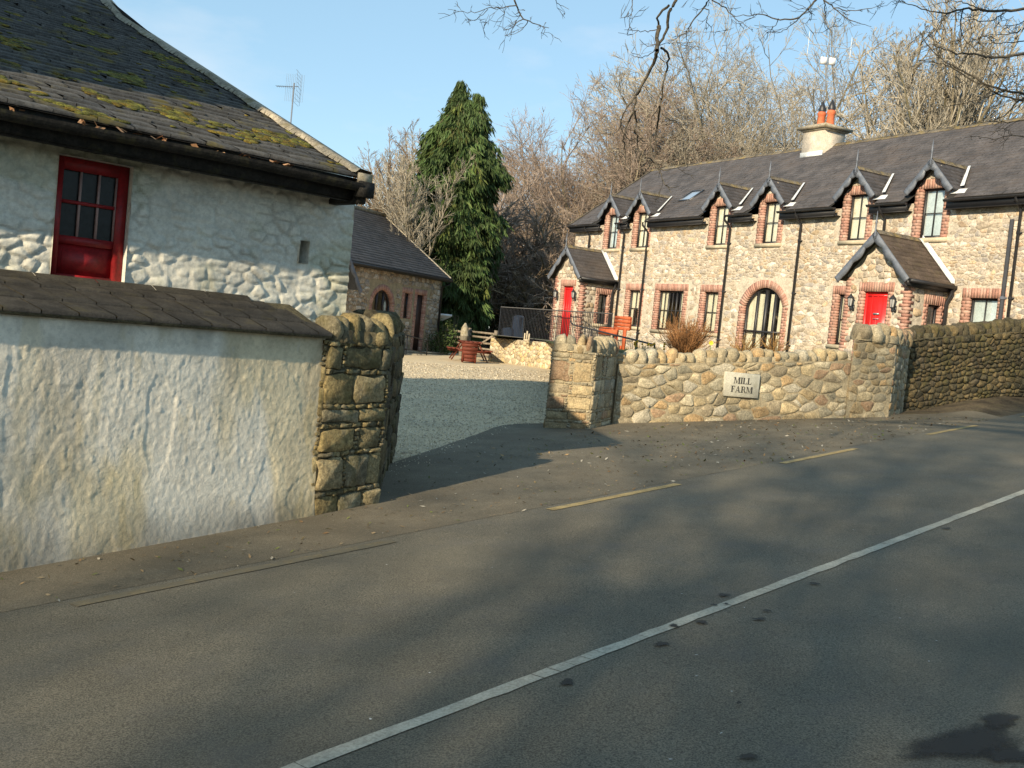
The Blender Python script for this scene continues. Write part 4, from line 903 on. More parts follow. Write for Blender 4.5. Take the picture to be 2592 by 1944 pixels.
# dormers
roofn = lambda z: 21.45 + (z - EAVE) / sl
for k, c in enumerate(up):
    DZ, DE, hw = 5.30, 4.55, .69
    md = MB(); # gable wall above lintel and cheeks
    sn(md, [(c - .54, FACE, 4.2), (c - .33, FACE, 4.2), (c - .33, FACE, 4.64), (c - .54, FACE, 4.64)], [(0, 1, 2, 3)]); sn(md, [(c + .33, FACE, 4.2), (c + .54, FACE, 4.2), (c + .54, FACE, 4.64), (c + .33, FACE, 4.64)], [(0, 1, 2, 3)])
    sn(md, [(c - .54, FACE, 4.64), (c + .54, FACE, 4.64), (c + .54, FACE, 4.66), (c, FACE, 5.22), (c - .54, FACE, 4.66)], [(0, 1, 2, 3, 4)])
    for q in (-1, 1): sn(md, [(c + q * .54, FACE, 4.2), (c + q * .54, 22.3, 4.2), (c + q * .54, 22.3, 4.68), (c + q * .54, FACE, 4.66)], [(0, 1, 2, 3)])
    dm = md.build('dormer_gable', M['mortar_pale'], house, horg)
    ms_ = MB(); stones(ms_, .62, .34, .17, .12, lambda u, v, d, c=c: np.stack([c - .31 + (np.asarray(u) - 0) , FACE - np.asarray(d), 4.86 + np.asarray(v)], -1), PAL_HOUSE, 40 + k, .008, .02, lambda p: (abs(p[:, 0] - .31).max() + p[:, 1].mean() * .6) > .33)
    if ms_.v: ms_.build('stone_face', M['stone_house'], dm, horg)
    gr = gable_roof('dormer_roof', FF, c, DZ, hw, DE, .24, roofn, house, horg, M['slate'], seed=60 + k)
    mb = MB(); bargeboard(mb, FF, c, DZ + .035, hw + .03, DE - .0, .265, wd=.165); finial(mb, FF, c, .25, DZ, .50); mb.build('bargeboard', M['bargeboard'], gr, horg)
    mb = MB(); z0f, z1f = DE + .02, DZ - .02
    P = []; 
    a = np.array((c + hw + .02, roofn(DE) - .03, DE + .06)); b = np.array((c + .10, roofn(DZ) - .02, DZ + .02)); e_ = np.array((.13, -.02, .0)); up_ = np.array(nrf) * .035
    mb.add([a + up_, a + e_ + up_, b + e_ * .6 + up_, b + up_], [(0, 1, 2, 3)]); aa = on_roof(c + .55, 21.62, .03); mb.add([aa, on_roof(c + .98, 21.62, .03), on_roof(c + .92, 21.80, .035), on_roof(c + .55, 21.80, .035)], [(0, 1, 2, 3)])
    mb.build('lead_flashing', M['lead'], gr, horg)
    window(FF, c - .33, c + .33, 3.39, 4.63, house, horg, 2, 2, curs[k], curt=cts[k], topf=lambda xm: DZ - 1.087 * xm - .10)
# gutters, fascia between dormers and downpipes
segs = [(S0 - .1, -31.36)] + [(a + .58, b - .58) for a, b in zip(up[:-1], up[1:])] + [(-16.62, S1)]
for (a, b) in segs:
    mb = MB(); mb.box((a, 21.50, EAVE - .22), (b, 21.53, EAVE + .0)); mb.box((a, 21.53, EAVE - .22), (b, 21.76, EAVE - .20))
    mb.box((a + .02, 21.49, EAVE - .235), (b - .02, 21.56, EAVE - .22))
    n = 8; arc = [(21.435 - .055 * math.cos(q), EAVE - .015 - .06 * math.sin(q)) for q in np.linspace(0, math.pi, n)]
    for q in range(n - 1): mb.add([(a - .02, *arc[q]), (b + .02, *arc[q]), (b + .02, *arc[q + 1]), (a - .02, *arc[q + 1])], [(0, 1, 2, 3)])
    for xx in (a - .02, b + .02): mb.add([(xx, *p) for p in arc], [tuple(range(n))])
    mb.build('gutter', M['black'], house, horg)
def downpipe(s, ztop, zbot, mt=None, r_=.036, neck=True, n=FACE - .07):
    mb = MB(); pts = []
    if neck: pts += [(s, 21.42, ztop - .06), (s, 21.42, ztop - .16), (s, 21.60, ztop - .30), (s, n, ztop - .38)]
    else: pts += [(s, n, ztop)]
    pts += [(s, n, zbot)]; mb.tube(pts, r_, 8)
    for z in np.arange(zbot + .6, ztop - .5, 1.5): mb.tube([(s, n, z), (s, n, z + .06)], r_ + .012, 8); mb.box((s - .06, n + .02, z + .01), (s + .06, FACE + .02, z + .05))
    mb.build('downpipe', mt or M['black'], house, horg)
for s, zt, zb_ in ((-32.15, EAVE, 2.9), (-29.98, EAVE, -.2), (-28.60, EAVE, -.2), (-24.46, EAVE, -.2), (-21.50, EAVE, -.2), (-18.56, EAVE, 2.6), (-14.74, EAVE + .05, -.2)): downpipe(s, zt, zb_)
downpipe(-14.93, 3.74, -.2, M['greypipe'], .05, False)
# arch door
def arch_ring(F, c, cz, r, u0, u1, parent, org, th=.23, zb_=-.2, pr=.022, depth=.15):
    mb = MB(); sp = math.acos(min(1, (u1 - u0) / 2 / r)); tot = math.pi - 2 * sp; n = int(round(r * tot / .072))
    for k in range(n):
        a, b = sp + tot * (k + .05) / n, sp + tot * (k + .95) / n
        V = [F(c + rr_ * math.cos(q), d, cz + rr_ * math.sin(q)) for d in (pr, -depth) for (rr_, q) in ((r, a), (r, b), (r + th, b), (r + th, a))]
        mb.add(V, [(0, 1, 2, 3), (4, 7, 6, 5), (0, 4, 5, 1), (2, 6, 7, 3), (0, 3, 7, 4), (1, 5, 6, 2)], bcol())
    o = mb.build('brick_arch', M['brick'], parent, org)
    mm = MB(); n = 20
    for k in range(n):
        a, b = sp + tot * k / n, sp + tot * (k + 1) / n; V = [F(c + rr_ * math.cos(q), d, cz + rr_ * math.sin(q)) for d in (pr - .008, -depth) for (rr_, q) in ((r + .005, a), (r + .005, b), (r + th - .008, b), (r + th - .008, a))]
        mm.add(V, [(0, 1, 2, 3), (0, 4, 5, 1), (2, 6, 7, 3)])
    mm.build('brick_mortar', M['mortar_brick'], o, org)
    zs = cz + r * math.sin(sp); surround(F, u0, u1, zb_, zs, parent, org, jw=.21, lintel=False)
    return zs
def arch_frame(F, c, cz, r, u0, u1, z0, parent, org, lights, rail_z=None, door=True, cur=True):
    mb = MB(); d = -.09; fr = .055; n = 16; sp = math.acos(min(1, (u1 - u0) / 2 / r)); tot = math.pi - 2 * sp; zs = cz + r * math.sin(sp)
    for k in range(n):
        a, b = sp + tot * k / n, sp + tot * (k + 1) / n; V = [F(c + q * math.cos(t), dd, cz + q * math.sin(t)) for dd in (d, d - .05) for (q, t) in ((r, a), (r, b), (r - fr, b), (r - fr, a))]
        mb.add(V, [(0, 1, 2, 3), (0, 4, 5, 1), (2, 6, 7, 3)])
    fbox(mb, F, u0, u0 + fr, d - .05, d, z0, zs); fbox(mb, F, u1 - fr, u1, d - .05, d, z0, zs)
    for (x, w) in lights: zt = cz + math.sqrt(max(0, r * r - (x - c) ** 2)) - .02; fbox(mb, F, x - w / 2, x + w / 2, d - .05, d + .004, z0, zt)
    if rail_z is not None: fbox(mb, F, u0, u1, d - .045, d + .008, rail_z - .03, rail_z + .03)
    o = mb.build('arched_door_frame', M['black'], parent, org)
    mp_ = MB(); P = [F(u0, d - .03, z0), F(u1, d - .03, z0)] + [F(c + (r - .02) * math.cos(sp + tot * k / n), d - .03, cz + (r - .02) * math.sin(sp + tot * k / n)) for k in range(n + 1)]
    mp_.add(P, [tuple(range(len(P)))]); mp_.build('pane', M['glass'], o, org)
    return o
arch_ring(FF, ac_s, ac_z, ac_r, AR[0], AR[1], house, horg)
ao = arch_frame(FF, ac_s, ac_z, ac_r, AR[0], AR[1], -.2, house, horg, [(-23.08, .07), (-22.72, .10), (-22.34, .08)], .77)
mc = MB()
for (a, b) in ((-23.55, -22.84), (-22.62, -22.40), (-22.25, -22.08)):
    n = 8; xs_ = np.linspace(a, b, n)
    for k in range(n - 1): mc.add([FF(xs_[k], -.19 + .02 * (k % 2), -.2), FF(xs_[k + 1], -.19 + .02 * ((k + 1) % 2), -.2), FF(xs_[k + 1], -.19 + .02 * ((k + 1) % 2), 1.9), FF(xs_[k], -.19 + .02 * (k % 2), 1.9)], [(0, 1, 2, 3)])
mc.build('curtain', M['curtain'], ao, horg)
md = MB(); fbox(md, FF, -23.6, -21.8, -2.4, -2.38, -.3, 2.3); fbox(md, FF, -23.62, -23.6, -2.4, -.16, -.3, 2.3); fbox(md, FF, -21.8, -21.78, -2.4, -.16, -.3, 2.3); fbox(md, FF, -23.6, -21.8, -2.4, -.16, 2.2, 2.22); fbox(md, FF, -23.6, -21.8, -2.4, -.16, -.3, -.28); md.build('room_interior', mat_room, ao, horg)
# chimney
mb = MB(); cs, cn = -24.27, 25.05
mb.box((cs - .46, cn - .46, 6.2), (cs + .46, cn + .46, 7.42)); ch = mb.build('chimney', M['chimney'], house, horg)
mb = MB(); mb.box((cs - .52, cn - .52, 7.42), (cs + .52, cn + .52, 7.48)); mb.box((cs - .62, cn - .62, 7.48), (cs + .62, cn + .62, 7.56)); mb.box((cs - .5, cn - .5, 7.56), (cs + .5, cn + .5, 7.61)); mb.build('chimney_cap', M['concrete'], ch, horg)
mb = MB(); mb.box((cs - .47, cn - .50, 6.52), (cs + .47, cn - .455, 6.74)); mb.build('lead_flashing', M['lead'], ch, horg)
for q in (-.20, .20):
    mb = MB(); x, y = cs + q, cn - .0; mb.tube([(x, y, 7.58), (x, y, 7.66), (x, y, 7.70), (x, y, 7.98), (x, y, 8.02), (x, y, 8.08), (x, y, 8.12)], [.145, .145, .125, .115, .142, .142, .115], 14); cp = mb.build('chimney_pot', M['terracotta'], ch, horg, smooth=False)
    mb = MB(); mb.tube([(x, y, 8.12), (x, y, 8.2), (x, y, 8.48)], [.10, .13, .012], 10); mb.build('cowl', M['black'], ch, horg)

# porches
def porch(c, hw_w, nf, dw, ztop_door, seed, name_lbl, m, side_win, DZ=3.28, DE=2.2, hw=1.06, barge_d=.28, letter=False):
    Ff = Frame('front', nf); Fr = Frame('right', c + hw_w); mb = MB()
    od = (c - dw / 2, c + dw / 2, FLOOR, ztop_door)
    sl_ = (DZ - DE) / hw; wt_z = DZ - sl_ * hw_w - .06
    grid_wall(mb, Ff, c - hw_w, c + hw_w, FLOOR - .3, wt_z, [od]); mb.add([Ff(c - hw_w, 0, wt_z), Ff(c + hw_w, 0, wt_z), Ff(c, 0, DZ - .06)], [(0, 1, 2)])
    grid_wall(mb, Fr, nf, FACE, FLOOR - .3, wt_z, [side_win]); grid_wall(mb, lambda u, d, z: (c - hw_w, u, z), nf, FACE, FLOOR - .3, wt_z, [])
    pw = mb.build('porch_wall', M['mortar_pale'], house, horg)
    ms_ = MB(); H = DZ - FLOOR
    def skf(p):
        a = p.min(0) + (c - hw_w, FLOOR); b = p.max(0) + (c - hw_w, FLOOR)
        if a[0] < od[1] + .16 and b[0] > od[0] - .16 and a[1] < od[3] + .18: return True
        if (a[0] < c - hw_w + .1 or b[0] > c + hw_w - .1) and b[1] < wt_z: return True
        for x in (a[0], b[0]):
            if b[1] > DZ - .10 - sl_ * abs(x - c): return True
        return False
    stones(ms_, 2 * hw_w, H, .19, .15, fmap_front(nf, c - hw_w, FLOOR), PAL_HOUSE, seed, .010, .024, skf)
    def sks(p):
        a = p.min(0) + (nf, FLOOR); b = p.max(0) + (nf, FLOOR)
        if a[0] < side_win[1] + .12 and b[0] > side_win[0] - .12 and a[1] < side_win[3] + .14 and b[1] > side_win[2] - .1: return True
        return a[0] < nf + .12
    stones(ms_, FACE - nf, wt_z - FLOOR, .22, .15, lambda u, v, d: np.stack([c + hw_w + np.asarray(d) + 0 * np.asarray(u), nf + np.asarray(u), FLOOR + np.asarray(v)], -1), [tuple(np.array(q) * .95) for q in PAL_HOUSE], seed + 1, .010, .024, sks)
    ms_.build('rubble_stone_face', M['stone_house'], pw, horg)
    # brick quoins
    n = int((wt_z - FLOOR) / .078)
    for sd_ in (-1, 1):
        mq = MB()
        for k in range(n):
            z0_, z1_ = FLOOR + k * .078, FLOOR + k * .078 + .070; w = .21 if k % 2 else .12
            x0_ = c + sd_ * hw_w; a, b = (x0_ - .022, x0_ + w) if sd_ < 0 else (x0_ - w, x0_ + .022); mq.box((a, nf - .022, z0_), (b, nf + (.21 if not k % 2 else .12), z1_), bcol())
        mq.build('brick_quoin', M['brick'], pw, horg)
    surround(Ff, od[0], od[1], FLOOR, ztop_door, pw, horg, jw=.16)
    window(Fr, *side_win, house, horg, 1, 2, 'curtain', curt='sides', jw=.16)
    # door
    dd = MB(); fbox(dd, Ff, od[0] + .03, od[1] - .03, -.13, -.09, FLOOR, ztop_door - .03)
    dr = dd.build('door', M['red_new'], house, horg); dp = MB()
    fbox(dp, Ff, od[0], od[0] + .045, -.14, -.07, FLOOR, ztop_door); fbox(dp, Ff, od[1] - .045, od[1], -.14, -.07, FLOOR, ztop_door); fbox(dp, Ff, od[0] + .045, od[1] - .045, -.14, -.07, ztop_door - .045, ztop_door)
    dp.build('door_frame', M['red_new'], dr, horg); dp = MB()
    x0_, x1_ = od[0] + .05, od[1] - .05; w3 = (x1_ - x0_) / 4
    for k in range(5): xx = x0_ + k * w3; fbox(dp, Ff, xx - .012, xx + .012, -.092, -.078, FLOOR + .1, ztop_door - .08)
    for z in (FLOOR + .1, FLOOR + .95, ztop_door - .12): fbox(dp, Ff, x0_, x1_, -.092, -.080, z, z + .06)
    dp.build('door_panelling', M['red_new'], dr, horg)
    if letter:
        dp = MB(); fbox(dp, Ff, c - .08, c + .10, -.08, -.055, 1.33, 1.37); fbox(dp, Ff, c - .08, c + .10, -.09, -.06, 1.22, 1.235); dp.build('letter_plate', M['metal'], dr, horg)
    gr = gable_roof('porch_roof', Ff, c, DZ, hw, DE, barge_d - .03, lambda z: FACE - .0, house, horg, m, .24, .16, seed)
    mb = MB(); bargeboard(mb, Ff, c, DZ + .035, hw + .03, DE - .0, barge_d, wd=.17); finial(mb, Ff, c, barge_d, DZ, .50); mb.build('bargeboard', M['bargeboard'], gr, horg)
    mb = MB(); n0 = nf - barge_d + .03
    mb.box((c + hw - .04, n0, DE - .16), (c + hw - .01, FACE - .02, DE - .02)); mb.box((c + hw_w, n0 + .02, DE - .18), (c + hw - .04, FACE - .02, DE - .16)); mb.box((c + hw - .0, n0 + .03, DE - .09), (c + hw + .09, FACE - .02, DE - .01))
    mb.build('porch_gutter', M['black'], gr, horg)
    mb = MB(); mb.tube([(c + hw + .03, FACE - .12, DE - .06), (c + hw + .03, FACE - .12, DE - .2), (c + hw_w + .07, FACE - .12, DE - .42), (c + hw_w + .07, FACE - .12, FLOOR)], .045, 8); mb.build('downpipe', M['black'], gr, horg)
    mb = MB(); a = np.array((c + .02, FACE - .03, DZ + .05)); b = np.array((c + hw, FACE - .03, DE + .05)); mb.add([a, b, b - (0, .12, 0) + (0, 0, .0), a - (0, .12, 0)], [(0, 1, 2, 3)]); mb.add([a, b, b + (0, 0, .1), a + (0, 0, .1)], [(0, 1, 2, 3)]); mb.build('lead_flashing', M['lead'], gr, horg)
porch(-31.20, .88, 20.35, .66, 1.88, 71, 'l', M['slate'], (21.12, 21.50, .63, 1.69))
porch(-17.38, .94, 20.30, .74, 1.89, 81, 'r', M['slate_porch'], (21.05, 21.50, .62, 1.68), letter=True, DZ=3.32, hw=1.10)
def lantern(s, n, z, lbl):
    w = HE * s + HN * n; o = empty('wall_lantern', (w[0], w[1], z), HA); tag(o, lbl, 'lantern', 'black wall lanterns beside the red doors')
    mb = MB(); mb.tube([(0, 0, -.16), (0, -.10, -.20), (0, -.12, -.12)], .012, 6); mb.box((-.03, -.005, -.2), (.03, .015, -.05)); mb.tube([(0, -.12, -.13), (0, -.12, -.10), (0, -.12, -.09)], [.02, .05, .055], 6); mb.tube([(0, -.12, .10), (0, -.12, .12), (0, -.12, .18), (0, -.12, .22)], [.09, .085, .03, .008], 6)
    for k in range(6):
        a = k / 6 * 6.283; mb.bar((.05 * math.cos(a), -.12 + .05 * math.sin(a), -.09), (.075 * math.cos(a), -.12 + .075 * math.sin(a), .10), .010)
    mb.build('lantern_frame', M['black'], o); mb = MB(); mb.tube([(0, -.12, -.09), (0, -.12, .10)], [.045, .07], 6); mb.build('lantern_glass', mat('lantern_glass', (.35, .35, .33), .15, .1), o)
lantern(-31.80, 20.32, 1.55, 'black wall lantern left of the narrow far red door'); lantern(-30.62, 20.32, 1.55, 'black wall lantern right of the narrow far red door')
lantern(-18.02, 20.27, 1.60, 'black wall lantern left of the near red door with letter plate'); lantern(-16.74, 20.27, 1.60, 'black wall lantern right of the near red door with letter plate')

# ------------------------------------------------------------ outbuilding in the yard
OA = R_(25); oe = np.array([math.sin(OA), math.cos(OA)]); on_ = np.array([-oe[1], oe[0]]); OS0, OF = 34.0, 22.07
oz = -1.2; oloc = oe * OS0 + on_ * OF; oorg = (OS0, OF, oz)
outb = empty('outbuilding', (oloc[0], oloc[1], oz), math.atan2(oe[1], oe[0])); tag(outb, 'single storey stone outbuilding with slate roof and arched window', 'building')
FO = Frame('front', OF); OE_, ORZ, ORN = 2.06, 4.5, OF + 3.5
oops = [(33.78, 35.22, .1, 1.17), (36.14, 36.56, .15, 1.18), (37.14, 37.74, -1.15, 1.19), (31.2, 32.6, -1.1, 1.0)]
mb = MB(); grid_wall(mb, FO, 26, 39.15, -1.6, OE_, oops[:3]); arch_spandrel(mb, FO, 34.5, .45, .72, 33.78, 35.22, 1.17)
mb.add([(39.15, OF, -1.6), (39.15, OF + 7, -1.6), (39.15, OF + 7, OE_), (39.15, ORN, ORZ), (39.15, OF, OE_)], [(0, 1, 2, 3, 4)]); mb.add([(26, OF, -1.6), (26, OF + 7, -1.6), (26, OF + 7, OE_), (26, ORN, ORZ), (26, OF, OE_)], [(0, 1, 2, 3, 4)]); mb.add([(26, OF + 7, -1.6), (39.15, OF + 7, -1.6), (39.15, OF + 7, OE_), (26, OF + 7, OE_)], [(0, 1, 2, 3)])
ow = mb.build('wall', M['mortar'], outb, oorg)
ms_ = MB(); stones(ms_, 13.1, OE_ + 1.3, .26, .17, fmap_front(OF, 26, -1.3), [tuple(np.array(c) * .8) for c in PAL_HOUSE], 91, .01, .025, skipper(26, -1.3, [(o[0] - .1, o[1] + .1, o[2], o[3] + .1) for o in oops[:3]], [(34.5, .45, .9)])); ms_.build('rubble_stone_face', M['stone_house'], ow, oorg)
arch_ring(FO, 34.5, .45, .72, 33.79, 35.21, outb, oorg, th=.22, zb_=.1); ao2 = arch_frame(FO, 34.5, .45, .72, 33.79, 35.21, .1, outb, oorg, [(34.27, .1), (34.73, .1)])
mb = MB(); fbox(mb, FO, 33.3, 35.7, -3.0, -2.98, -.5, 1.8); fbox(mb, FO, 33.6, 35.4, -.4, .03, .02, .1); mb.build('room_interior', mat('warm_room', (.22, .19, .11), .9), ao2, oorg)
window(FO, *oops[1], outb, oorg, 1, 2, 'curtain', curt='none', sill=False, jw=.2)
surround(FO, oops[2][0], oops[2][1], -1.15, 1.19, outb, oorg, jw=.2)
mb = MB(); fbox(mb, FO, 37.14, 37.74, -.14, -.09, -1.15, 1.19); mb.build('door', mat('dark_door', (.05, .03, .025), .5), outb, oorg)
L_ = math.hypot(3.75, ORZ + .17 - OE_); eyo = (0, 3.75 / L_, (ORZ + .17 - OE_) / L_); mb = MB()
slates(mb, (25.9, OF - .25, OE_), (1, 0, 0), eyo, (0, -eyo[2], eyo[1]), 13.6, L_, .28, .19, np.random.default_rng(14), vary=.2, jit=.003)
orf = mb.build('roof', M['slate'], outb, oorg); mb = MB(); mb.add([(25.9, OF - .25, OE_ - .01), (39.5, OF - .25, OE_ - .01), (39.5, ORN, ORZ + .16), (25.9, ORN, ORZ + .16), (39.5, OF + 7.3, OE_), (25.9, OF + 7.3, OE_)], [(0, 1, 2, 3), (3, 2, 4, 5)]); mb.build('roof_boarding', M['dark'], orf, oorg)
mb = MB(); 
for k in range(30):
    t0, t1 = k / 30, (k + 1) / 30; a = np.array((39.42, OF - .25 + 3.75 * t0, OE_ + (ORZ + .17 - OE_) * t0)); b = np.array((39.42, OF - .25 + 3.75 * t1, OE_ + (ORZ + .17 - OE_) * t1))
    mb.add([a + (0, 0, .05), b + (0, 0, .05), b + (.12, 0, .05), a + (.12, 0, .05), a + (.12, 0, -.15), b + (.12, 0, -.15), a + (-.0, 0, .01), b + (0, 0, .01)], [(0, 3, 2, 1), (3, 4, 5, 2), (6, 0, 1, 7)])
mb.box((25.9, ORN - .12, ORZ + .12), (39.5, ORN + .12, ORZ + .26)); mb.build('verge_cap', M['concrete'], orf, oorg)
mb = MB(); mb.box((25.9, OF - .34, OE_ - .13), (39.5, OF - .24, OE_ - .02)); mb.box((25.9, OF - .24, OE_ - .15), (39.5, OF, OE_ - .12)); mb.tube([(39.3, OF - .3, OE_ - .12), (39.3, OF - .3, OE_ - .22), (39.05, OF - .07, OE_ - .4), (39.05, OF - .07, -1.15)], .05, 8); mb.build('gutter', M['black'], outb, oorg)
# small porch canopy near left
mb = MB(); FOp = Frame('front', OF - .6); bargeboard(mb, FOp, 30.95, 2.35, 1.15, .98, .05, wd=.2, th=.04)
for q in (-1, 1): mb.add([(30.95, OF - .62, 2.37), (30.95 + q * 1.15, OF - .62, 1.0), (30.95 + q * 1.15, OF, 1.0), (30.95, OF + .8, 2.37)], [(0, 1, 2, 3)])
mb.build('canopy', M['bargeboard'], outb, oorg)
# steps and railing at the outbuilding
def at_o(s, n, z): p = oe * s + on_ * (OF - n); return (p[0], p[1], z)
p = at_o(36.9, .55, -1.2); o = empty('stone_steps', p, math.atan2(oe[1], oe[0])); tag(o, 'low stone step platform below outbuilding door', 'steps')
mb = MB(); mb.box((-1.6, -.55, -.25), (2.2, .5, -.02)); mb.box((-1.2, -.25, -.02), (1.9, .5, .06)); mb.build('step', M['concrete'], o)
def railing(name, lbl, pts, posts, r_=.02, mids=(), group=None, bars=None, m='black'):
    o = empty(name, posts[0][0]); tag(o, lbl, 'railing', group); org = posts[0][0]
    mb = MB(); mb.tube(pts, r_, 8)
    for mid in mids: mb.tube(mid, r_ * .85, 6)
    mb.build('handrail', M[m], o, org)
    for (a, b) in posts: q = MB(); q.tube([a, b], r_ * .9, 6); q.build('post', M[m], o, org)
    if bars:
        q = MB()
        for a, b in bars: q.bar(a, b, .016, .018)
        q.build('bars', M[m], o, org)
    return o
ra, rb_ = at_o(34.3, 1.25, -.48), at_o(36.1, 1.25, -.66)
railing('handrail', 'black tubular handrail beside outbuilding steps', [at_o(33.2, 1.25, -.42), ra, rb_, at_o(36.22, 1.25, -.75), at_o(36.22, 1.25, -1.6)], [(at_o(34.6, 1.25, -1.6), at_o(34.6, 1.25, -.5)), (at_o(36.22, 1.25, -1.7), at_o(36.22, 1.25, -.8))], .025, mids=[[at_o(33.2, 1.25, -.95), at_o(36.2, 1.25, -1.15)]])

# ------------------------------------------------------------ yard: retaining wall, fence, table, gate ...
ra0, ra1 = (-.99, 40.3), (1.75, 36.0)
solid_wall('retaining_wall', 'pale golden retaining wall below black railings in the courtyard', 'wall',
    [(ra0, ra1, -.27, -.20, True), ((-.99 + .5, 41.3), ra0, -.27, -.27, True), (ra1, (2.2, 36.2), -.2, -.2, False)],
    [(*ra0, -.27), (*ra1, -.20), (2.2, 36.3, -.2), (-.5, 41.3, -.27)], 0, (M['stone'], M['mortar_pale']), PAL_RET, (.22, .17), .03, 703, gap=.012)
d_ = np.array([1.75 + .99, 36. - 40.3]); L_ = np.linalg.norm(d_); d_ /= L_
fa, fb = np.array([-.72, 40.25]), np.array([-.72, 40.25]) + d_ * 7.1
bars = []; 
for k in range(72):
    p = fa + (fb - fa) * k / 71; bars.append(((p[0], p[1], -.22), (p[0], p[1], .95)))
railing('railing_fence', 'black vertical bar fence on top of retaining wall by far porch', [(fa[0], fa[1], .96), (fb[0], fb[1], .96)], [((fa[0], fa[1], -.25), (fa[0], fa[1], .98)), ((fb[0], fb[1], -.5), (fb[0], fb[1], 1.0))], .02, mids=[[(fa[0], fa[1], -.15), (fb[0], fb[1], -.15)]], bars=bars)
# ramp handrail
h0 = ray(1443, 812) * 33.2; h1 = ray(1450, 822) * 32.9; h2 = ray(1657, 873) * 23.
q1 = h1 + (h2 - h1) * .30; q2 = h1 + (h2 - h1) * .62
railing('handrail', 'black handrail sloping down the ramp in front of farmhouse', [h0 + (0, 0, .2), h0, h1, h2, h2 - (0, 0, .03), h2 - (0, 0, .55)], [(tuple(h2 - (0, 0, .6)), tuple(h2)), (tuple(q2 - (0, 0, .9)), tuple(q2)), (tuple(q1 - (0, 0, .7)), tuple(q1))], .022, mids=[[h1 - (0, 0, .62), h2 - (0, 0, .62)]])
# picnic tables
def picnic(name, lbl, loc, rz, m, sc=1.0, group='red picnic tables'):
    o = empty(name, loc, rz); tag(o, lbl, 'picnic table', group); o.scale = (sc,) * 3
    mb = MB()
    for k in range(5): y = -.34 + k * .17; mb.box((-.8, y - .08, .70), (.8, y + .08, .74))
    for x in (-.6, .6): mb.box((x - .03, -.36, .62), (x + .03, .36, .70))
    mb.build('table_top', m, o)
    for sd_ in (-1, 1):
        mb = MB()
        for k in range(2): y = sd_ * (.62 + .15 * k); mb.box((-.8, y - .07, .41), (.8, y + .07, .45))
        mb.build('bench_seat', m, o)
    for x in (-.62, .62):
        mb = MB(); mb.box((x - .02, -.78, .33), (x + .02, .78, .41)); mb.build('cross_beam', m, o)
        for sd_ in (-1, 1): mb = MB(); mb.bar((x + .04, sd_ * .68, 0), (x + .04, sd_ * .28, .70), .045, .10, up=(1, 0, 0)); mb.build('leg', m, o)
    return o
g = gnd(1183, 912); g = ray(1183, 912) * 38.2; picnic('picnic_table', 'dark red picnic table with end towards viewer at back of courtyard', (g[0], g[1] + .7, float(Hh(g[0], g[1])) + .01), R_(97), M['redwood_dark'])
gq = ray(1186, 913) * 37.2; zz = float(Hh(gq[0], gq[1])); mb = MB()
for k in range(5): f0, f1 = .24 + .012 * k, .25 + .012 * k; mb.box((-f0, -f0, .03 + k * .135), (f0, -f0 + .03, .15 + k * .135)); mb.box((-f0, f0 - .03, .03 + k * .135), (f0, f0, .15 + k * .135)); mb.box((-f0, -f0 + .03, .03 + k * .135), (-f0 + .03, f0 - .03, .15 + k * .135)); mb.box((f0 - .03, -f0 + .03, .03 + k * .135), (f0, f0 - .03, .15 + k * .135))
for a in (-1, 1):
    for b in (-1, 1): mb.box((a * .23 - .03, b * .23 - .03, 0), (a * .23 + .03, b * .23 + .03, .7))
mb.box((-.32, -.32, .70), (.32, .32, .73)); tag(mb.build('wooden_tub', M['redwood_dark'], None, loc=(gq[0], gq[1], zz), rz=.1), 'dark red slatted wooden tub standing in front of the picnic table', 'planter')
# red bench / upended table in the front yard
b0 = ray(1570, 870) * 30.5; rz = HA
o = empty('garden_table', (b0[0], b0[1], -.18), rz + .05); tag(o, 'bright orange-red slatted wooden table and bench in front of farmhouse', 'picnic table')
mb = MB()
for k in range(4): mb.box((-.36, -.02 - .0 * k, .58 + k * .105), (.36, .02, .675 + k * .105))
mb.box((-.36, .02, .60), (-.30, .06, .98)); mb.box((.30, .02, .60), (.36, .06, .98)); mb.build('slatted_top', M['redwood'], o)
for x in (-.17, .20): mb = MB(); mb.box((x - .065, -.06, -.1), (x + .065, -.02, .62)); mb.build('leg', M['redwood'], o)
mb = MB(); mb.box((-.95, -.12, .40), (-.08, -.07, .58)); mb.box((-.95, -.1, .60), (-.36, .25, .63)); mb.build('bench_seat', M['redwood'], o)
mb = MB(); mb.box((-.17, -.05, .0), (.22, -.01, .12)); mb.build('cross_beam', M['redwood'], o)
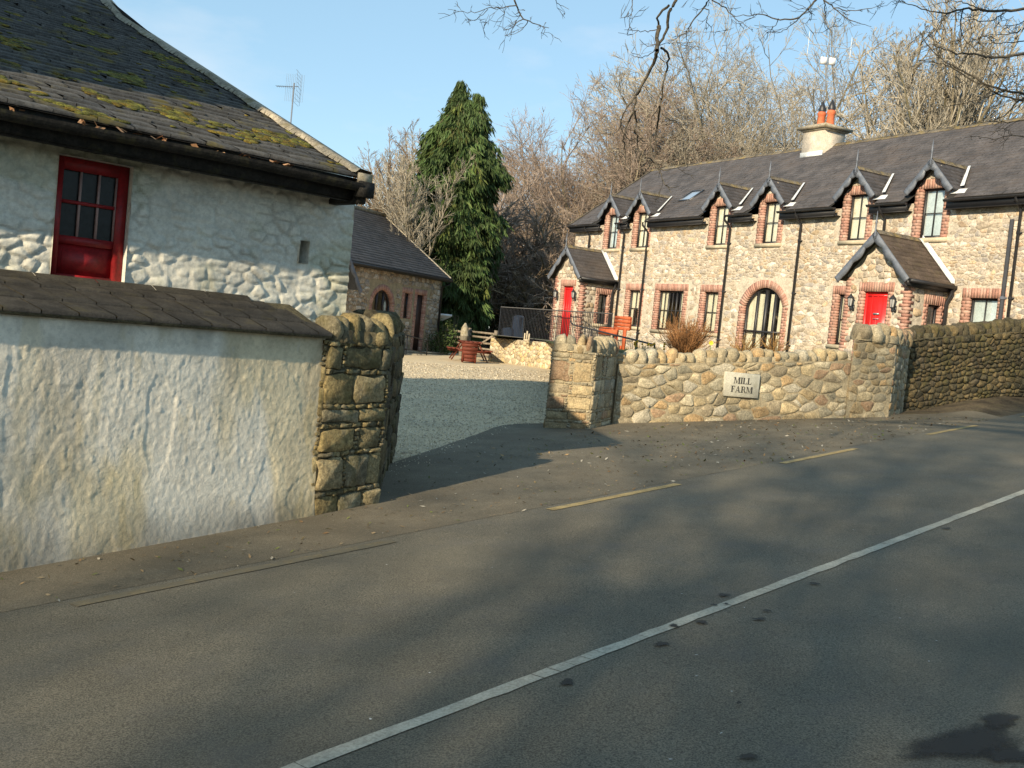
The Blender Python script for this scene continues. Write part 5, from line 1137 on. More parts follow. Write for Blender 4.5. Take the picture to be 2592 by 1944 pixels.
# field gate and white post
gp0, gp1 = ray(1182, 905) * 44, ray(1246, 906) * 42.5
zg = float(Hh(gp0[0], gp0[1])); o = empty('field_gate', (gp0[0], gp0[1], zg), math.atan2(gp1[1] - gp0[1], gp1[0] - gp0[0])); tag(o, 'weathered grey wooden field gate behind the picnic table', 'gate')
Lg = float(np.linalg.norm((gp1 - gp0)[:2])) + .1; mb = MB()
for z in (.15, .38, .62, .86, 1.05): mb.box((0, -.012, z - .04), (Lg, .012, z + .04))
mb.bar((0, -.03, .12), (Lg, -.03, 1.05), .02, .08); mb.build('rails', M['greywood'], o)
for x in (0, Lg): mb = MB(); mb.box((x - .06, -.06, 0), (x + .06, .06, 1.2)); mb.build('post', M['greywood'], o)
gq = ray(1170, 905) * 43.5; mb = MB(); zz = float(Hh(gq[0], gq[1])); mb.tube([(gq[0], gq[1], zz), (gq[0], gq[1], zz + .9), (gq[0], gq[1], zz + 1.15), (gq[0], gq[1], zz + 1.38)], [.17, .17, .15, .03], 8, (.5, .5, .5)); mb.tube([(gq[0], gq[1], zz + .85), (gq[0], gq[1], zz + 1.18), (gq[0], gq[1], zz + 1.40)], [.175, .155, .03], 8, (.95, .95, .9))
tag(mb.build('stone_post', M['concrete'], None, (gq[0], gq[1], zz), loc=(gq[0], gq[1], zz)), 'short pointed stone gatepost with whitish top beside field gate', 'post')
# second rail fence left of post
fq0, fq1 = ray(1120, 900) * 45, ray(1165, 903) * 44; o = empty('wooden_fence', (fq0[0], fq0[1], -1.2)); tag(o, 'low grey wooden rail fence behind shrubs left of gatepost', 'fence'); mb = MB()
for z in (-.9, -.65, -.4, -.15): mb.bar((fq0[0], fq0[1], z), (fq1[0], fq1[1], z - .02), .02, .09)
mb.build('rails', M['greywood'], o, (fq0[0], fq0[1], -1.2))
# glossy black barrel behind railings
for (px, D, h, rad, lbl) in ((1308, 43, 1.0, .28, 'glossy black cylindrical oil tank standing behind railing fence'), (1286, 43, .45, .30, 'low glossy black bin beside taller black tank')):
    p = ray(px, 850) * D; mb = MB(); z0_ = -.25; mb.tube([(p[0], p[1], z0_), (p[0], p[1], z0_ + h * .9), (p[0], p[1], z0_ + h)], [rad, rad, rad * .7], 20); o = mb.build('oil_tank', mat('gloss_black', (.01, .012, .02), .12, .05, spec=.8), None, (p[0], p[1], z0_), smooth=True, loc=(p[0], p[1], z0_)); tag(o, lbl, 'tank')
p = ray(1333, 858) * 37.6; mb = MB()
for dx in (-.08, 0, .08): mb.box((p[0] + dx - .025, p[1] - .03, -.24), (p[0] + dx + .025, p[1] + .03, .03 + (.09 if dx == 0 else 0)))
mb.box((p[0] - .11, p[1] - .035, -.24), (p[0] + .11, p[1] + .035, -.18)); tag(mb.build('ornament', M['sill'], None, (p[0], p[1], -.24), loc=(p[0], p[1], -.24)), 'small white picket ornament standing on the retaining wall', 'ornament')
# parked van seen as a pale bar behind outbuilding corner: a white roof rail / canopy edge
p0, p1_ = ray(1102, 808) * 47, ray(1126, 797) * 46.0; o = empty('awning', tuple((p0 + p1_) / 2 - (0, 0, .05))); tag(o, 'small slanting white canopy behind the outbuilding corner', 'canopy'); mb = MB(); mb.bar(p0, p1_, .7, .09); mb.bar((p0 + p1_) / 2, (p0[0], p0[1] + .5, -1.2), .06); mb.build('canopy_sheet', M['plastic_white'], o, tuple(o.location))
# aerials
def yagi(name, lbl, px, py_top, py_bot, D, group, style):
    b = ray(px - 10, py_bot) * D; t = ray(px, py_top) * D; t = np.array((b[0] , b[1], t[2])); o = empty(name, tuple(b)); tag(o, lbl, 'aerial')
    mb = MB(); mb.tube([b - (0, 0, 2.0 if style else .3), t], .024, 6); mb.build('mast', M['metal'], o, tuple(b))
    mb = MB(); z = t[2] - .15
    if style == 0:
        mb.tube([(t[0] - .55, t[1], z), (t[0] + .15, t[1], z + .05)], .012, 5)
        for k in range(9): x = t[0] - .55 + k * .07; mb.bar((x, t[1] - .13, z), (x, t[1] + .13, z), .008)
        for k in range(9): zz = z - .5 + k * .125; mb.bar((t[0] + .17 - .06 * abs(k - 4) / 4, t[1] - .35, zz), (t[0] + .17 - .06 * abs(k - 4) / 4, t[1] + .35, zz), .006)
        for dy in (-.3, .3): mb.bar((t[0] + .15, t[1] + dy, z - .5), (t[0] + .15, t[1] + dy, z + .5), .008)
        for k in range(11): xx = t[0] - .28 + k * .056; mb.bar((xx, t[1] + .1, z - .42), (xx, t[1] + .1, z + .45), .006)
    else:
        mb.tube([(t[0] - .9, t[1], t[2] + .05), (t[0] + .95, t[1], t[2] - .02)], .016, 5); mb.tube([(t[0] - .9, t[1], t[2] - .4), (t[0] - .9, t[1], t[2] + .55)], .008, 5); mb.tube([(t[0] + .9, t[1], t[2] - .4), (t[0] + .9, t[1], t[2] + .5)], .008, 5)
        mb.box((t[0] - .32, t[1] - .1, t[2] - .75), (t[0] - .06, t[1] + .02, t[2] - .47)); mb.box((t[0] + .04, t[1] - .1, t[2] - .75), (t[0] + .30, t[1] + .02, t[2] - .47))
    mb.build('aerial_elements', M['plastic_white'] if style else M['metal'], o, tuple(b))
yagi('aerial', 'grid reflector television aerial on thin mast above mossy barn roof', 743, 210, 345, 33, None, 0)
yagi('aerial', 'wide white aerial with two square boxes on mast among bare trees', 2096, 118, 240, 44, None, 1)

# ------------------------------------------------------------ trees
def norm(a): return a / (np.linalg.norm(a, axis=-1, keepdims=True) + 1e-9)
def env_dist(P, D, e):
    zc, a, b = e; q = np.array([1 / a, 1 / a, 1 / b]); p = (P - np.array([0, 0, zc])) * q; d = D * q
    A = (d * d).sum(1); B = (p * d).sum(1); C_ = (p * p).sum(1) - 1; disc = np.maximum(B * B - A * C_, 0); return np.maximum((-B + np.sqrt(disc)) / A, .15)
def grow(seed, H, levels, lean=(0, 0), env=None):
    """levels: dicts n, len, ang, seg, up, wan, rad, t0, k ; returns list of (P, R, k)"""
    r = np.random.default_rng(seed); out = []
    L0 = levels[0]; ns = L0['n']; P0 = np.zeros((ns, 3)); P0[:, :2] = r.normal(0, .02 * H, (ns, 2)) * (ns > 1)
    D = norm(np.concatenate([r.normal(0, L0.get('ang', .05), (ns, 2)) + np.array(lean), np.ones((ns, 1))], 1)); Ln = np.full(ns, H * L0['len']) * r.uniform(.85, 1.1, ns); Rd = np.full(ns, H * L0['rad'])
    for li, lv in enumerate(levels):
        if li:
            n = lv['n']; N = len(pts); par = np.repeat(np.arange(N), n); S = pts.shape[1] - 1
            t = lv['t0'] + (1 - lv['t0']) * (np.tile(np.arange(n), N) + r.random(N * n)) / n; f = np.minimum(t * S, S - 1e-3); i0 = f.astype(int); fr = (f - i0)[:, None]
            P0 = pts[par, i0] * (1 - fr) + pts[par, i0 + 1] * fr; dirp = norm(pts[par, i0 + 1] - pts[par, i0])
            rnd = r.normal(0, 1, (N * n, 3)); rnd[:, 2] *= lv.get('flat', 1); side = norm(rnd - (rnd * dirp).sum(1, keepdims=True) * dirp)
            an = lv['ang'] * r.uniform(.6, 1.3, N * n) * (1.15 - .4 * t); D = norm(dirp * np.cos(an)[:, None] + side * np.sin(an)[:, None])
            Ln = Ln[par] * lv['len'] * (1.25 - .75 * t * lv.get('taper', 1)) * r.uniform(.65, 1.25, N * n); Rp = rads[par, i0]; Rd = np.minimum(Rp * .85, rads[par, 0] * lv['rad'])
        if env is not None and li:
            ds = env_dist(P0, norm(D + np.array([0, 0, lv['up'] * 2.])), env); Ln = ds * r.uniform(.70, .95, len(Ln)) if li == 1 else np.minimum(Ln, ds * r.uniform(.80, 1.04, len(Ln)))
        N = len(P0); S = lv['seg']; pts = np.zeros((N, S + 1, 3)); pts[:, 0] = P0; d = D.copy()
        for k in range(S):
            d = norm(d + r.normal(0, lv['wan'], (N, 3)) + np.array([0, 0, lv['up']])); pts[:, k + 1] = pts[:, k] + d * (Ln / S)[:, None]
        tt = np.linspace(0, 1, S + 1)[None]; rads = np.maximum(Rd[:, None] * (1 - (1 - lv.get('end', .35)) * tt), lv.get('min', .0))
        out.append((pts, rads, lv['k']))
    return out
def tree_obj(name, levels_out, n_trunk, mt, mtw, parent_loc, label, cat, group=None, rz=0, sc=1.0):
    o = empty(name, parent_loc, rz); tag(o, label, cat, group); zm = np.percentile(levels_out[-1][0][..., 2], 99.5); sc = 15. / zm
    levels_out = [(P * sc, Rr * sc ** .5, k) for P, Rr, k in levels_out]
    for nm, grp, m in (('trunk', levels_out[:n_trunk], mt), ('crown', levels_out[n_trunk:], mtw)):
        mb = MB()
        for P, Rr, k in grp: V, Q = tubes(P, Rr, k); r = np.random.default_rng(3); c = np.repeat((r.uniform(.75, 1.3, len(P)))[:, None], 3, 1); mb.quads(V, Q, np.repeat(c, (P.shape[1] - 1) * k, 0))
        mb.build(nm, m, o)
    return o
BEECH = [dict(n=1, len=.33, rad=.022, seg=5, up=0, wan=.04, k=8, ang=.03, end=.8), dict(n=18, len=1, rad=.34, ang=.95, seg=8, up=.02, wan=.07, t0=.30, k=5, taper=.1, end=.22),
         dict(n=11, len=.55, rad=.38, ang=.80, seg=5, up=.03, wan=.13, t0=.22, k=3, min=.014), dict(n=8, len=.55, rad=.45, ang=.85, seg=4, up=.03, wan=.17, t0=.2, k=3, min=.010),
         dict(n=6, len=.60, rad=.6, ang=.8, seg=3, up=.03, wan=.2, t0=.2, k=3, min=.008), dict(n=2, len=.65, rad=.6, ang=.7, seg=1, up=.0, wan=.1, t0=.2, k=3, min=.007)]
ASH = [dict(n=1, len=.45, rad=.016, seg=6, up=0, wan=.05, k=8, ang=.05, end=.7), dict(n=12, len=1.25, rad=.42, ang=.55, seg=8, up=.05, wan=.09, t0=.35, k=5, taper=.4, end=.2),
       dict(n=9, len=.42, rad=.4, ang=.6, seg=6, up=.06, wan=.13, t0=.15, k=3), dict(n=8, len=.45, rad=.5, ang=.65, seg=4, up=.04, wan=.15, t0=.15, k=3, min=.012), dict(n=7, len=.5, rad=.6, ang=.6, seg=2, up=.02, wan=.15, t0=.2, k=3, min=.008)]
SHADE = [dict(n=1, len=.40, rad=.022, seg=5, up=0, wan=.04, k=8, ang=.03, end=.8), dict(n=12, len=1, rad=.26, ang=.62, seg=8, up=.02, wan=.08, t0=.45, k=5, taper=.1, end=.18),
         dict(n=8, len=.50, rad=.4, ang=.65, seg=5, up=.03, wan=.14, t0=.2, k=4, min=.014), dict(n=6, len=.52, rad=.5, ang=.65, seg=4, up=.02, wan=.15, t0=.2, k=3, min=.010),
         dict(n=6, len=.52, rad=.6, ang=.6, seg=2, up=.02, wan=.15, t0=.2, k=3, min=.009)]
ENVS = {'beech': (8.4, 7.2, 6.6), 'ash': (9.0, 4.2, 6.2), 'bush': None, 'shade': (9.4, 5.2, 5.6)}
BUSH = [dict(n=14, len=.55, rad=.010, seg=5, up=0, wan=.12, k=4, ang=.55, end=.4), dict(n=8, len=.5, rad=.5, ang=.6, seg=4, up=.04, wan=.2, t0=.2, k=3, min=.012), dict(n=7, len=.5, rad=.6, ang=.7, seg=3, up=.0, wan=.25, t0=.1, k=3, min=.010), dict(n=7, len=.5, rad=.6, ang=.7, seg=2, up=.0, wan=.25, t0=.1, k=3, min=.008)]
protos = {}
def plant_tree(kind, var, H, loc, rz, label, cat='tree', group=None, mt='bark', mtw='twig', name='bare_tree'):
    key = (kind, var, mt, mtw)
    if key not in protos:
        lv = {'beech': BEECH, 'ash': ASH, 'bush': BUSH, 'shade': SHADE}[kind]; o = tree_obj(name, grow(100 + var * 7 + len(kind), 15., lv, env=ENVS[kind]), 2 if kind != 'bush' else 1, M[mt], M[mtw], loc, label, cat, group); protos[key] = o
    else:
        o = copy_tree(protos[key]); o.location = loc; tag(o, label, cat, group); o.name = name
    if 'group' in o and not group: del o['group']
    o.rotation_euler = (0, 0, rz); o.scale = (H / 15.,) * 3; return o
def at(px, D, z=-1.2): p = ray(px, 850) * D; return (p[0], p[1], z)
TR = 'bare trees rising behind the farm'
plant_tree('beech', 0, 18.5, at(1490, 72), .3, 'wide reddish bare beech tree right of the tall conifer', group=TR, mtw='twig_red')
plant_tree('beech', 1, 16.5, at(1395, 84), 2.0, 'smaller reddish bare tree partly hidden by the conifer edge', group=TR, mtw='twig_red')
plant_tree('beech', 2, 19.0, at(1640, 80), 4.0, 'bare tree filling the gap between the two domed crowns', group=TR, mtw='twig_red')
plant_tree('beech', 1, 24.5, at(1850, 78), 1.0, 'large domed bare beech behind the roof left of the chimney', group=TR, mtw='twig_grey')
plant_tree('beech', 0, 25.0, at(1980, 84), 2.5, 'tall domed bare beech directly behind the chimney', group=TR, mtw='twig_grey')
plant_tree('beech', 2, 16.5, at(1745, 76), 5.0, 'bare beech behind the left half of the farmhouse ridge', group=TR, mtw='twig_grey')
plant_tree('ash', 3, 24.0, at(2190, 62), 0.0, 'tall upright pale bare ash right of the chimney', group=TR, mtw='twig_grey')
plant_tree('ash', 4, 23.0, at(2330, 58), 1.2, 'tall bare ash with forked pale trunk right of its twin', group=TR, mtw='twig_grey')
plant_tree('ash', 3, 20.0, at(2480, 60), 3.2, 'bare tree behind the right end of the roof', group=TR, mtw='twig_grey')
plant_tree('beech', 2, 17.5, at(2430, 68), .6, 'low spreading bare tree behind the roof ridge at right', group=TR, mtw='twig')
plant_tree('beech', 0, 17.5, at(2600, 64), 3.6, 'bare tree cut by the right edge behind the roof', group=TR, mtw='twig')
plant_tree('beech', 1, 17.5, at(2250, 78), 3.0, 'dense bare tree low behind the tall ash trunks', group=TR, mtw='twig')
plant_tree('ash', 4, 11.3, at(985, 54), 2.2, 'small pale bare tree behind the outbuilding roof', group=TR, mtw='twig')
plant_tree('ash', 3, 9.5, at(1050, 47), 4.0, 'pale bare tree leaning in front of the conifer left side', group=TR, mtw='twig_grey')
BU = 'brown leafless thickets behind the courtyard'
for k, (px, D, H) in enumerate([(1290, 62, 9), (1370, 60, 8.5), (1450, 58, 8.5), (1330, 68, 10), (1530, 66, 9), (1620, 70, 9.5), (1420, 70, 10.5), (960, 57, 9.5), (1030, 58, 11), (905, 60, 8.5), (1230, 70, 9)]):
    plant_tree('bush', k % 3, H, at(px, D), k * 1.3, ['brown thicket right beside the conifer foot', 'brown thicket above left end of railing fence', 'brown thicket just left of the far porch', 'tall thicket behind the railing fence', 'thicket behind the far porch roof', 'thicket behind left end of the farmhouse', 'tall reddish thicket left of the far porch roof', 'low thicket above the outbuilding gable', 'thicket between outbuilding gable and conifer', 'thicket behind the outbuilding ridge', 'thicket immediately behind the conifer'][k], 'bush', BU, mt='bark', mtw='twig' if k % 2 else 'twig_red', name='bare_bush')

# evergreen foliage made of small leaf faces
def leaf_cloud(mb, C, sz, r, base, var=.35, dirs=None, asp=2.2):
    N = len(C); a = norm(r.normal(0, 1, (N, 3))) if dirs is None else norm(dirs + r.normal(0, .25, (N, 3))); b = norm(np.cross(a, r.normal(0, 1, (N, 3)))); s = sz * r.uniform(.6, 1.4, (N, 1))
    V = np.stack([C - b * s * .5 / asp, C + a * s * .5 - b * s * .35 / asp, C + a * s, C + a * s * .5 + b * s * .5 / asp], 1).reshape(-1, 3)
    col = np.array(base)[None] * r.uniform(1 - var, 1 + var, (N, 1)) * r.uniform(.9, 1.1, (N, 3)); mb.quads(V, np.arange(N * 4).reshape(N, 4), col)
# conifer
cl = at(1122, 50, -1.2); con = empty('conifer', cl); tag(con, 'tall dark green drooping conifer with double top in centre', 'tree')
r = np.random.default_rng(77); Hc = 12.9
mb = MB(); mb.tube([(0, 0, 0), (.05, 0, 5), (-.05, 0, 9), (-.25, 0, Hc - .3)], [.28, .22, .12, .03], 8); mb.tube([(0, 0, 8), (.5, .1, 10), (.75, 0, Hc - 1.1)], [.12, .07, .02], 6); mb.build('trunk', M['bark'], con)
zz = [0, 1, 2, 4, 6, 8, 9.5, 10.4, 11.1, 11.7, 12.3, 12.9]; ww = [1.4, 1.5, 1.55, 1.65, 1.75, 1.72, 1.6, 1.42, 1.05, .62, .25, .04]
mb = MB(); mst_ = MB(); BP = []
for k in range(1500):
    z = Hc * (1 - r.random() ** 1.0) ; z = r.uniform(.3, Hc); w = np.interp(z, zz, ww) * r.uniform(.66, 1.16) * 1.13 * (1 + .10 * math.sin(z * 2.1 + 1)) ; a = r.random() * 6.283; cx = 0.
    if z > 11.0: cx = -.30 * min(1, (z - 11.0))
    if z > 11.0 and r.random() < .35: cx = .62; z = min(z, 12.3); w = max(.08, (12.45 - z) * .6) * r.uniform(.7, 1.1)
    w *= 1 + .24 * math.sin(3 * a + z) * math.sin(z * 3.7 + 2 * a)
    tip = np.array((cx + w * math.cos(a), w * math.sin(a), z)); root = np.array((cx * .8, 0, z + .15 - .12 * w)); dr = norm(tip - root)
    n = 6; L = np.linalg.norm(tip - root); t0 = .40 if w > .6 else 0
    spine = [root + (tip - root) * t + np.array((0, 0, .30 * w * math.sin(t * 3.1) - .24 * w * t * t)) for t in np.linspace(t0, 1, n)]
    if k % 3 == 0: mst_.tube([s for s in spine], [.02 * (1 - .8 * q / n) for q in range(n)], 3, cap=False)
    tint = np.array((.056, .090, .026)) * (1 + .30 * math.sin(k * 1.7)); tint = tint * (np.array((1.3, 1.0, .8)) if k % 9 == 0 else 1)
    for q, s in enumerate(spine[1:]):
        for tf in range(1 if q < 3 else 2):
            m = 11; o_ = s + r.normal(0, .09, 3) * np.array((1, 1, .6)); Lt = r.uniform(.22, .52) * (.55 + .45 * min(1, w)); out = dr * r.uniform(.2, .6); sidev = np.array((-dr[1], dr[0], 0.))
            fan = np.linspace(-1, 1, m)[:, None] * sidev * .42 + out[None] + np.array((0, 0, -1.)); st = o_ + sidev * np.linspace(-.10, .10, m)[:, None] - np.array((0, 0, 1.)) * r.uniform(0, .12, (m, 1))
            leaf_cloud(mb, st, Lt, r, tint, .28, fan, 5.5)
mst_.build('branches', M['bark'], con); mb.build('foliage', M['foliage'], con)
def shrub(name, label, loc, size, n, col, lsz, r, mt='leaf', stems=8, cat='shrub', group=None, asp=2.0, up=0):
    o = empty(name, loc); tag(o, label, cat, group); mb = MB(); ms_ = MB(); size = np.array(size, float)
    for k in range(stems):
        a = r.random() * 6.28; q = np.array((math.cos(a), math.sin(a), 0)) * size * .5 * r.random(); ms_.tube([(0, 0, -.05), q * .5 + (0, 0, size[2] * .4), q + (0, 0, size[2] * .85)], [.02, .014, .006], 4, cap=False)
    nc = max(6, n // 45); cc = norm(r.normal(0, 1, (nc, 3))) * r.random((nc, 1)) ** .4 * size / 2 * .85; cc[:, 2] = np.abs(cc[:, 2]) * 1.7 + .1 * size[2]
    C_ = cc[r.integers(nc, size=n)] + r.normal(0, 1, (n, 3)) * size * .10; C_[:, 2] = np.maximum(C_[:, 2], .02)
    leaf_cloud(mb, C_, lsz, r, col, .45, None if not up else np.tile((0, 0, 1.), (n, 1)) , asp); ms_.build('stems', M['bark'], o); mb.build('foliage', M[mt], o); return o
r = np.random.default_rng(99); SH = 'green shrubs around the courtyard'
def hz(px, D): p = ray(px, 850) * D; return (p[0], p[1], float(Hh(p[0], p[1])))
shrub('shrub', 'dark green shrub between outbuilding downpipe and picnic table', hz(1122, 44), (1.5, 1.2, 1.5), 1500, (.06, .09, .025), .10, r, group=SH)
shrub('shrub', 'green leafy shrub at the foot of the conifer behind gatepost', hz(1150, 47), (2.2, 1.5, 2.0), 1700, (.07, .10, .03), .12, r, group=SH)
shrub('evergreen_tree', 'glossy dark evergreen just above the outbuilding roof at barn corner', at(918, 62), (5, 4, 7.4), 6000, (.055, .085, .03), .22, r, cat='tree')
shrub('evergreen_tree', 'ivy green evergreen left of conifer above the outbuilding gable', at(1030, 53), (3.6, 3, 6.2), 4200, (.07, .095, .03), .22, r, cat='tree')
shrub('evergreen_tree', 'dark evergreen mass behind the railing fence', at(1345, 56), (6, 4, 3.4), 5000, (.035, .045, .02), .2, r, cat='tree')
shrub('evergreen_tree', 'olive green evergreen clump behind the ridge right end', at(2500, 52), (7, 4, 12), 5000, (.085, .08, .035), .25, r, cat='tree')
shrub('evergreen_tree', 'olive green evergreen clump behind ridge left of chimney', at(1760, 66), (6, 4, 13), 4500, (.09, .085, .035), .25, r, cat='tree')
# far hedge mass so no bare horizon shows
mb = MB(); n = 16000; r2 = np.random.default_rng(5); X = r2.uniform(-34, 60, n); hgt = 5.2 + 2.5 * fbm(X * .12, X * 0, 3); C_ = np.stack([X, 92 + r2.normal(0, 3, n), -1.2 + r2.random(n) ** .8 * hgt], -1); leaf_cloud(mb, C_, .9, r2, (.085, .07, .045), .4)
tag(mb.build('woodland_undergrowth', M['leaf'], None), kind='stuff')
# garden shrub: brown wispy
def wisp(name, label, loc, H, W, n, col, seed, m='twig', cat='shrub'):
    r = np.random.default_rng(seed); o = empty(name, loc); tag(o, label, cat); a = r.random(n) * 6.283; sp = r.random(n) ** .6; P = np.zeros((n, 5, 3)); L = H * r.uniform(.55, 1.1, n)
    d = norm(np.stack([np.cos(a) * sp * W / H, np.sin(a) * sp * W / H, np.ones(n)], -1)); P[:, 0, :2] = r.normal(0, .05 * W, (n, 2))
    for k in range(4): d = norm(d + r.normal(0, .16, (n, 3))); P[:, k + 1] = P[:, k] + d * (L / 4)[:, None]
    Rr = np.linspace(.007, .003, 5)[None].repeat(n, 0); mb = MB(); V, Q = tubes(P, Rr, 3); mb.quads(V, Q, np.repeat(r.uniform(.7, 1.4, (n, 1)).repeat(3, 1) * np.array(col), 12, 0))
    i = r.integers(n, size=n * 5); j = r.integers(1, 4, size=n * 5); t = r.random((n * 5, 1)); B = P[i, j] * (1 - t) + P[i, j + 1] * t; d2 = norm(P[i, j + 1] - P[i, j] + r.normal(0, .07, (n * 5, 3))); L2 = H * r.uniform(.06, .2, (n * 5, 1)); P2 = np.stack([B, B + d2 * L2], 1)
    V, Q = tubes(P2, np.full((n * 5, 2), .003), 3); mb.quads(V, Q, np.repeat(r.uniform(.8, 1.5, (n * 5, 1)).repeat(3, 1) * np.array(col), 3, 0)); mb.build('stems', M[m], o); return o
wl = ray(1730, 905) * 22.5; wisp('garden_shrub', 'brown wispy leafless garden shrub behind the low wall', (wl[0], wl[1], -.25), .95, .75, 420, (1.4, .95, .6), 5)
wl = ray(1880, 890) * 19.5; wisp('garden_shrub', 'thin pale twiggy plant before the arched door', (wl[0], wl[1], -.1), .55, .5, 60, (1.5, 1.2, .7), 6)
wl = ray(1960, 885) * 19.6; wisp('garden_shrub', 'sparse twiggy plant right of the arched door mullion', (wl[0], wl[1], -.0), .5, .4, 50, (1.5, 1.2, .7), 7)
gl = ray(1640, 905) * 21; o = empty('daffodils', (gl[0], gl[1], -.38)); tag(o, 'clump of yellow daffodils with blue-green leaves behind the wall', 'flowers', kind='stuff'); del o['category']; del o['label']; del o['kind']
tag(o, 'clump of yellow daffodils with blue-green leaves behind the wall', 'flowers')
r = np.random.default_rng(15); mb = MB(); n = 420; a = r.random(n) * 6.28; rad = r.random(n) ** .5 * .26; B = np.stack([np.cos(a) * rad * 1.15, np.sin(a) * rad, 0 * a], -1); T = B + np.stack([r.normal(0, .05, n), r.normal(0, .05, n), r.uniform(.22, .40, n)], -1); w = np.stack([np.cos(a * 3), np.sin(a * 3), 0 * a], -1) * .008
V = np.stack([B - w, B + w, T + w * .3, T - w * .3], 1).reshape(-1, 3); mb.quads(V, np.arange(4 * n).reshape(-1, 4), np.array((.10, .17, .09))[None] * r.uniform(.7, 1.3, (n, 1))); mb.build('leaves', M['leaf'], o)
for k in range(16):
    mb = MB(); a = r.random() * 6.28; q = r.random() ** .5 * .28; c = np.array((math.cos(a) * q * 1.2, math.sin(a) * q - .05, r.uniform(.34, .46)))
    for j in range(6): b = j * 1.047; t = np.array((math.cos(b) * .026, -.006, math.sin(b) * .026)); s_ = np.array((-math.sin(b) * .012, 0, math.cos(b) * .012)); mb.add([c, c + t * .6 + s_, c + t, c + t * .6 - s_], [(0, 1, 2, 3)], (.85, .55, .04))
    mb.tube([c + (0, -.004, 0), c + (0, -.022, 0)], [.008, .013], 6, (.85, .38, .02)); mb.build('flower_head', M['leaf'], o)
gl = ray(1800, 868) * 20.5; mb = MB(); mb.tube([(0, 0, -.3), (0, 0, 0)], .006, 5, (.1, .2, .05))
for j in range(8): b = j * .785; t = np.array((math.cos(b) * .05, -.01, math.sin(b) * .05)); s_ = np.array((-math.sin(b) * .02, 0, math.cos(b) * .02)); mb.add([(0, 0, 0), t * .6 + s_, t, t * .6 - s_], [(0, 1, 2, 3)], (.85, .55, .04))
tag(mb.build('daffodil', M['leaf'], None, loc=tuple(gl)), 'single yellow daffodil beside the brown wispy shrub', 'flower')

# ------------------------------------------------------------ overhanging tree: traced hanging branches + trunk behind the viewer
HT = empty('overhanging_tree', (3.2, -5.0, -1.5)); tag(HT, 'bare roadside tree with thin branches hanging into the top of the view', 'tree'); horg2 = (3.2, -5.0, -1.5)
rb2 = np.random.default_rng(44); mb_main, mb_tw = MB(), MB(); starts = []
def px_line(pts, D, r0_, r1_, sub=True, dense=1.0, jz=.25):
    P = []; n = len(pts); Dk = D
    for k, (a, b) in enumerate(pts): Dk = Dk + rb2.normal(0, jz * .3); P.append(ray(a, b) * Dk)
    P = np.array(P); t = np.linspace(0, n - 1, (n - 1) * 4 + 1); i = np.minimum(t.astype(int), n - 2); f = (t - i)[:, None]; Pe = np.vstack([2 * P[0] - P[1], P, 2 * P[-1] - P[-2]]); a_, b_, c_, d_2 = Pe[i], Pe[i + 1], Pe[i + 2], Pe[i + 3]
    Q = .5 * (2 * b_ + (c_ - a_) * f + (2 * a_ - 5 * b_ + 4 * c_ - d_2) * f ** 2 + (3 * b_ - a_ - 3 * c_ + d_2) * f ** 3); Q[1:-1] += rb2.normal(0, .004, Q[1:-1].shape)
    mb_main.tube(Q, np.linspace(r0_, r1_, len(Q)) * .85, 6, tuple(np.ones(3) * rb2.uniform(.9, 1.2)), cap=False)
    if sub:
        L = np.linalg.norm(np.diff(Q, axis=0), axis=1).sum(); m = int(L * 9 * dense)
        for _ in range(m):
            q = rb2.integers(1, len(Q) - 1); p = Q[q].copy(); d = norm(norm(Q[q] - Q[q - 1]) * .8 + norm(rb2.normal(0, 1, 3)) * .8); ln = rb2.uniform(.05, .28) * (1 if D < 12 else 1.3); seg = [p]
            for s in range(4): d = norm(d + rb2.normal(0, .28, 3)); seg.append(seg[-1] + d * ln / 4)
            mb_tw.tube(np.array(seg), np.linspace(min(.005, r1_ * .9), .0018, 5), 3, tuple(np.ones(3) * rb2.uniform(.8, 1.3)), cap=False)
            for _2 in range(2):
                p2 = seg[rb2.integers(1, 4)]; d2 = norm(d + rb2.normal(0, .7, 3)); mb_tw.tube(np.array([p2, p2 + d2 * ln * .25, p2 + (d2 + rb2.normal(0, .2, 3)) * ln * .45]), [.003, .0022, .0015], 3, cap=False)
    return P
def c4(L): return [(1100 + a / 1.4826, b / 1.4826) for a, b in L]
def c3(L): return [(1340 + a / 3.456, 200 + b / 3.456) for a, b in L]
DA = 8.5
starts.append(px_line(c4([(912, -40), (905, 0), (880, 50), (868, 120), (840, 170)]), DA, .018, .012, dense=.6)[0])
px_line(c4([(841, 98), (836, 150), (834, 190)]), DA, .022, .020, False)
px_line(c4([(836, 180), (828, 225), (798, 285), (765, 345)]) + c3([(935, 140), (910, 280), (860, 380), (832, 480), (828, 560), (838, 650), (838, 770)]), DA, .018, .004, dense=.35)
px_line(c4([(850, 180), (876, 200), (874, 250), (858, 310), (852, 370)]) + c3([(1150, 170), (1138, 240), (1080, 320), (1068, 400), (1072, 500)]), DA - .2, .012, .003, dense=.35)
px_line(c3([(935, 160), (870, 230), (812, 320), (803, 410), (828, 480), (880, 540), (940, 520), (1010, 545)]), DA, .009, .003, dense=.5)
px_line(c3([(925, 280), (935, 380), (925, 450), (945, 520), (950, 600), (1010, 680), (1060, 700), (1105, 745), (1130, 790)]), DA, .009, .005, dense=.5)
px_line(c3([(1140, 240), (1128, 350), (1110, 450), (1062, 520), (1065, 620), (1090, 700), (1133, 785), (1160, 870), (1190, 930), (1245, 1000)]), DA - .2, .011, .003, dense=.4)
px_line(c3([(1190, 930), (1235, 950), (1310, 940)]), DA - .2, .005, .002, False)
px_line(c3([(1160, 300), (1210, 350), (1280, 370), (1325, 420)]), DA - .2, .006, .003)
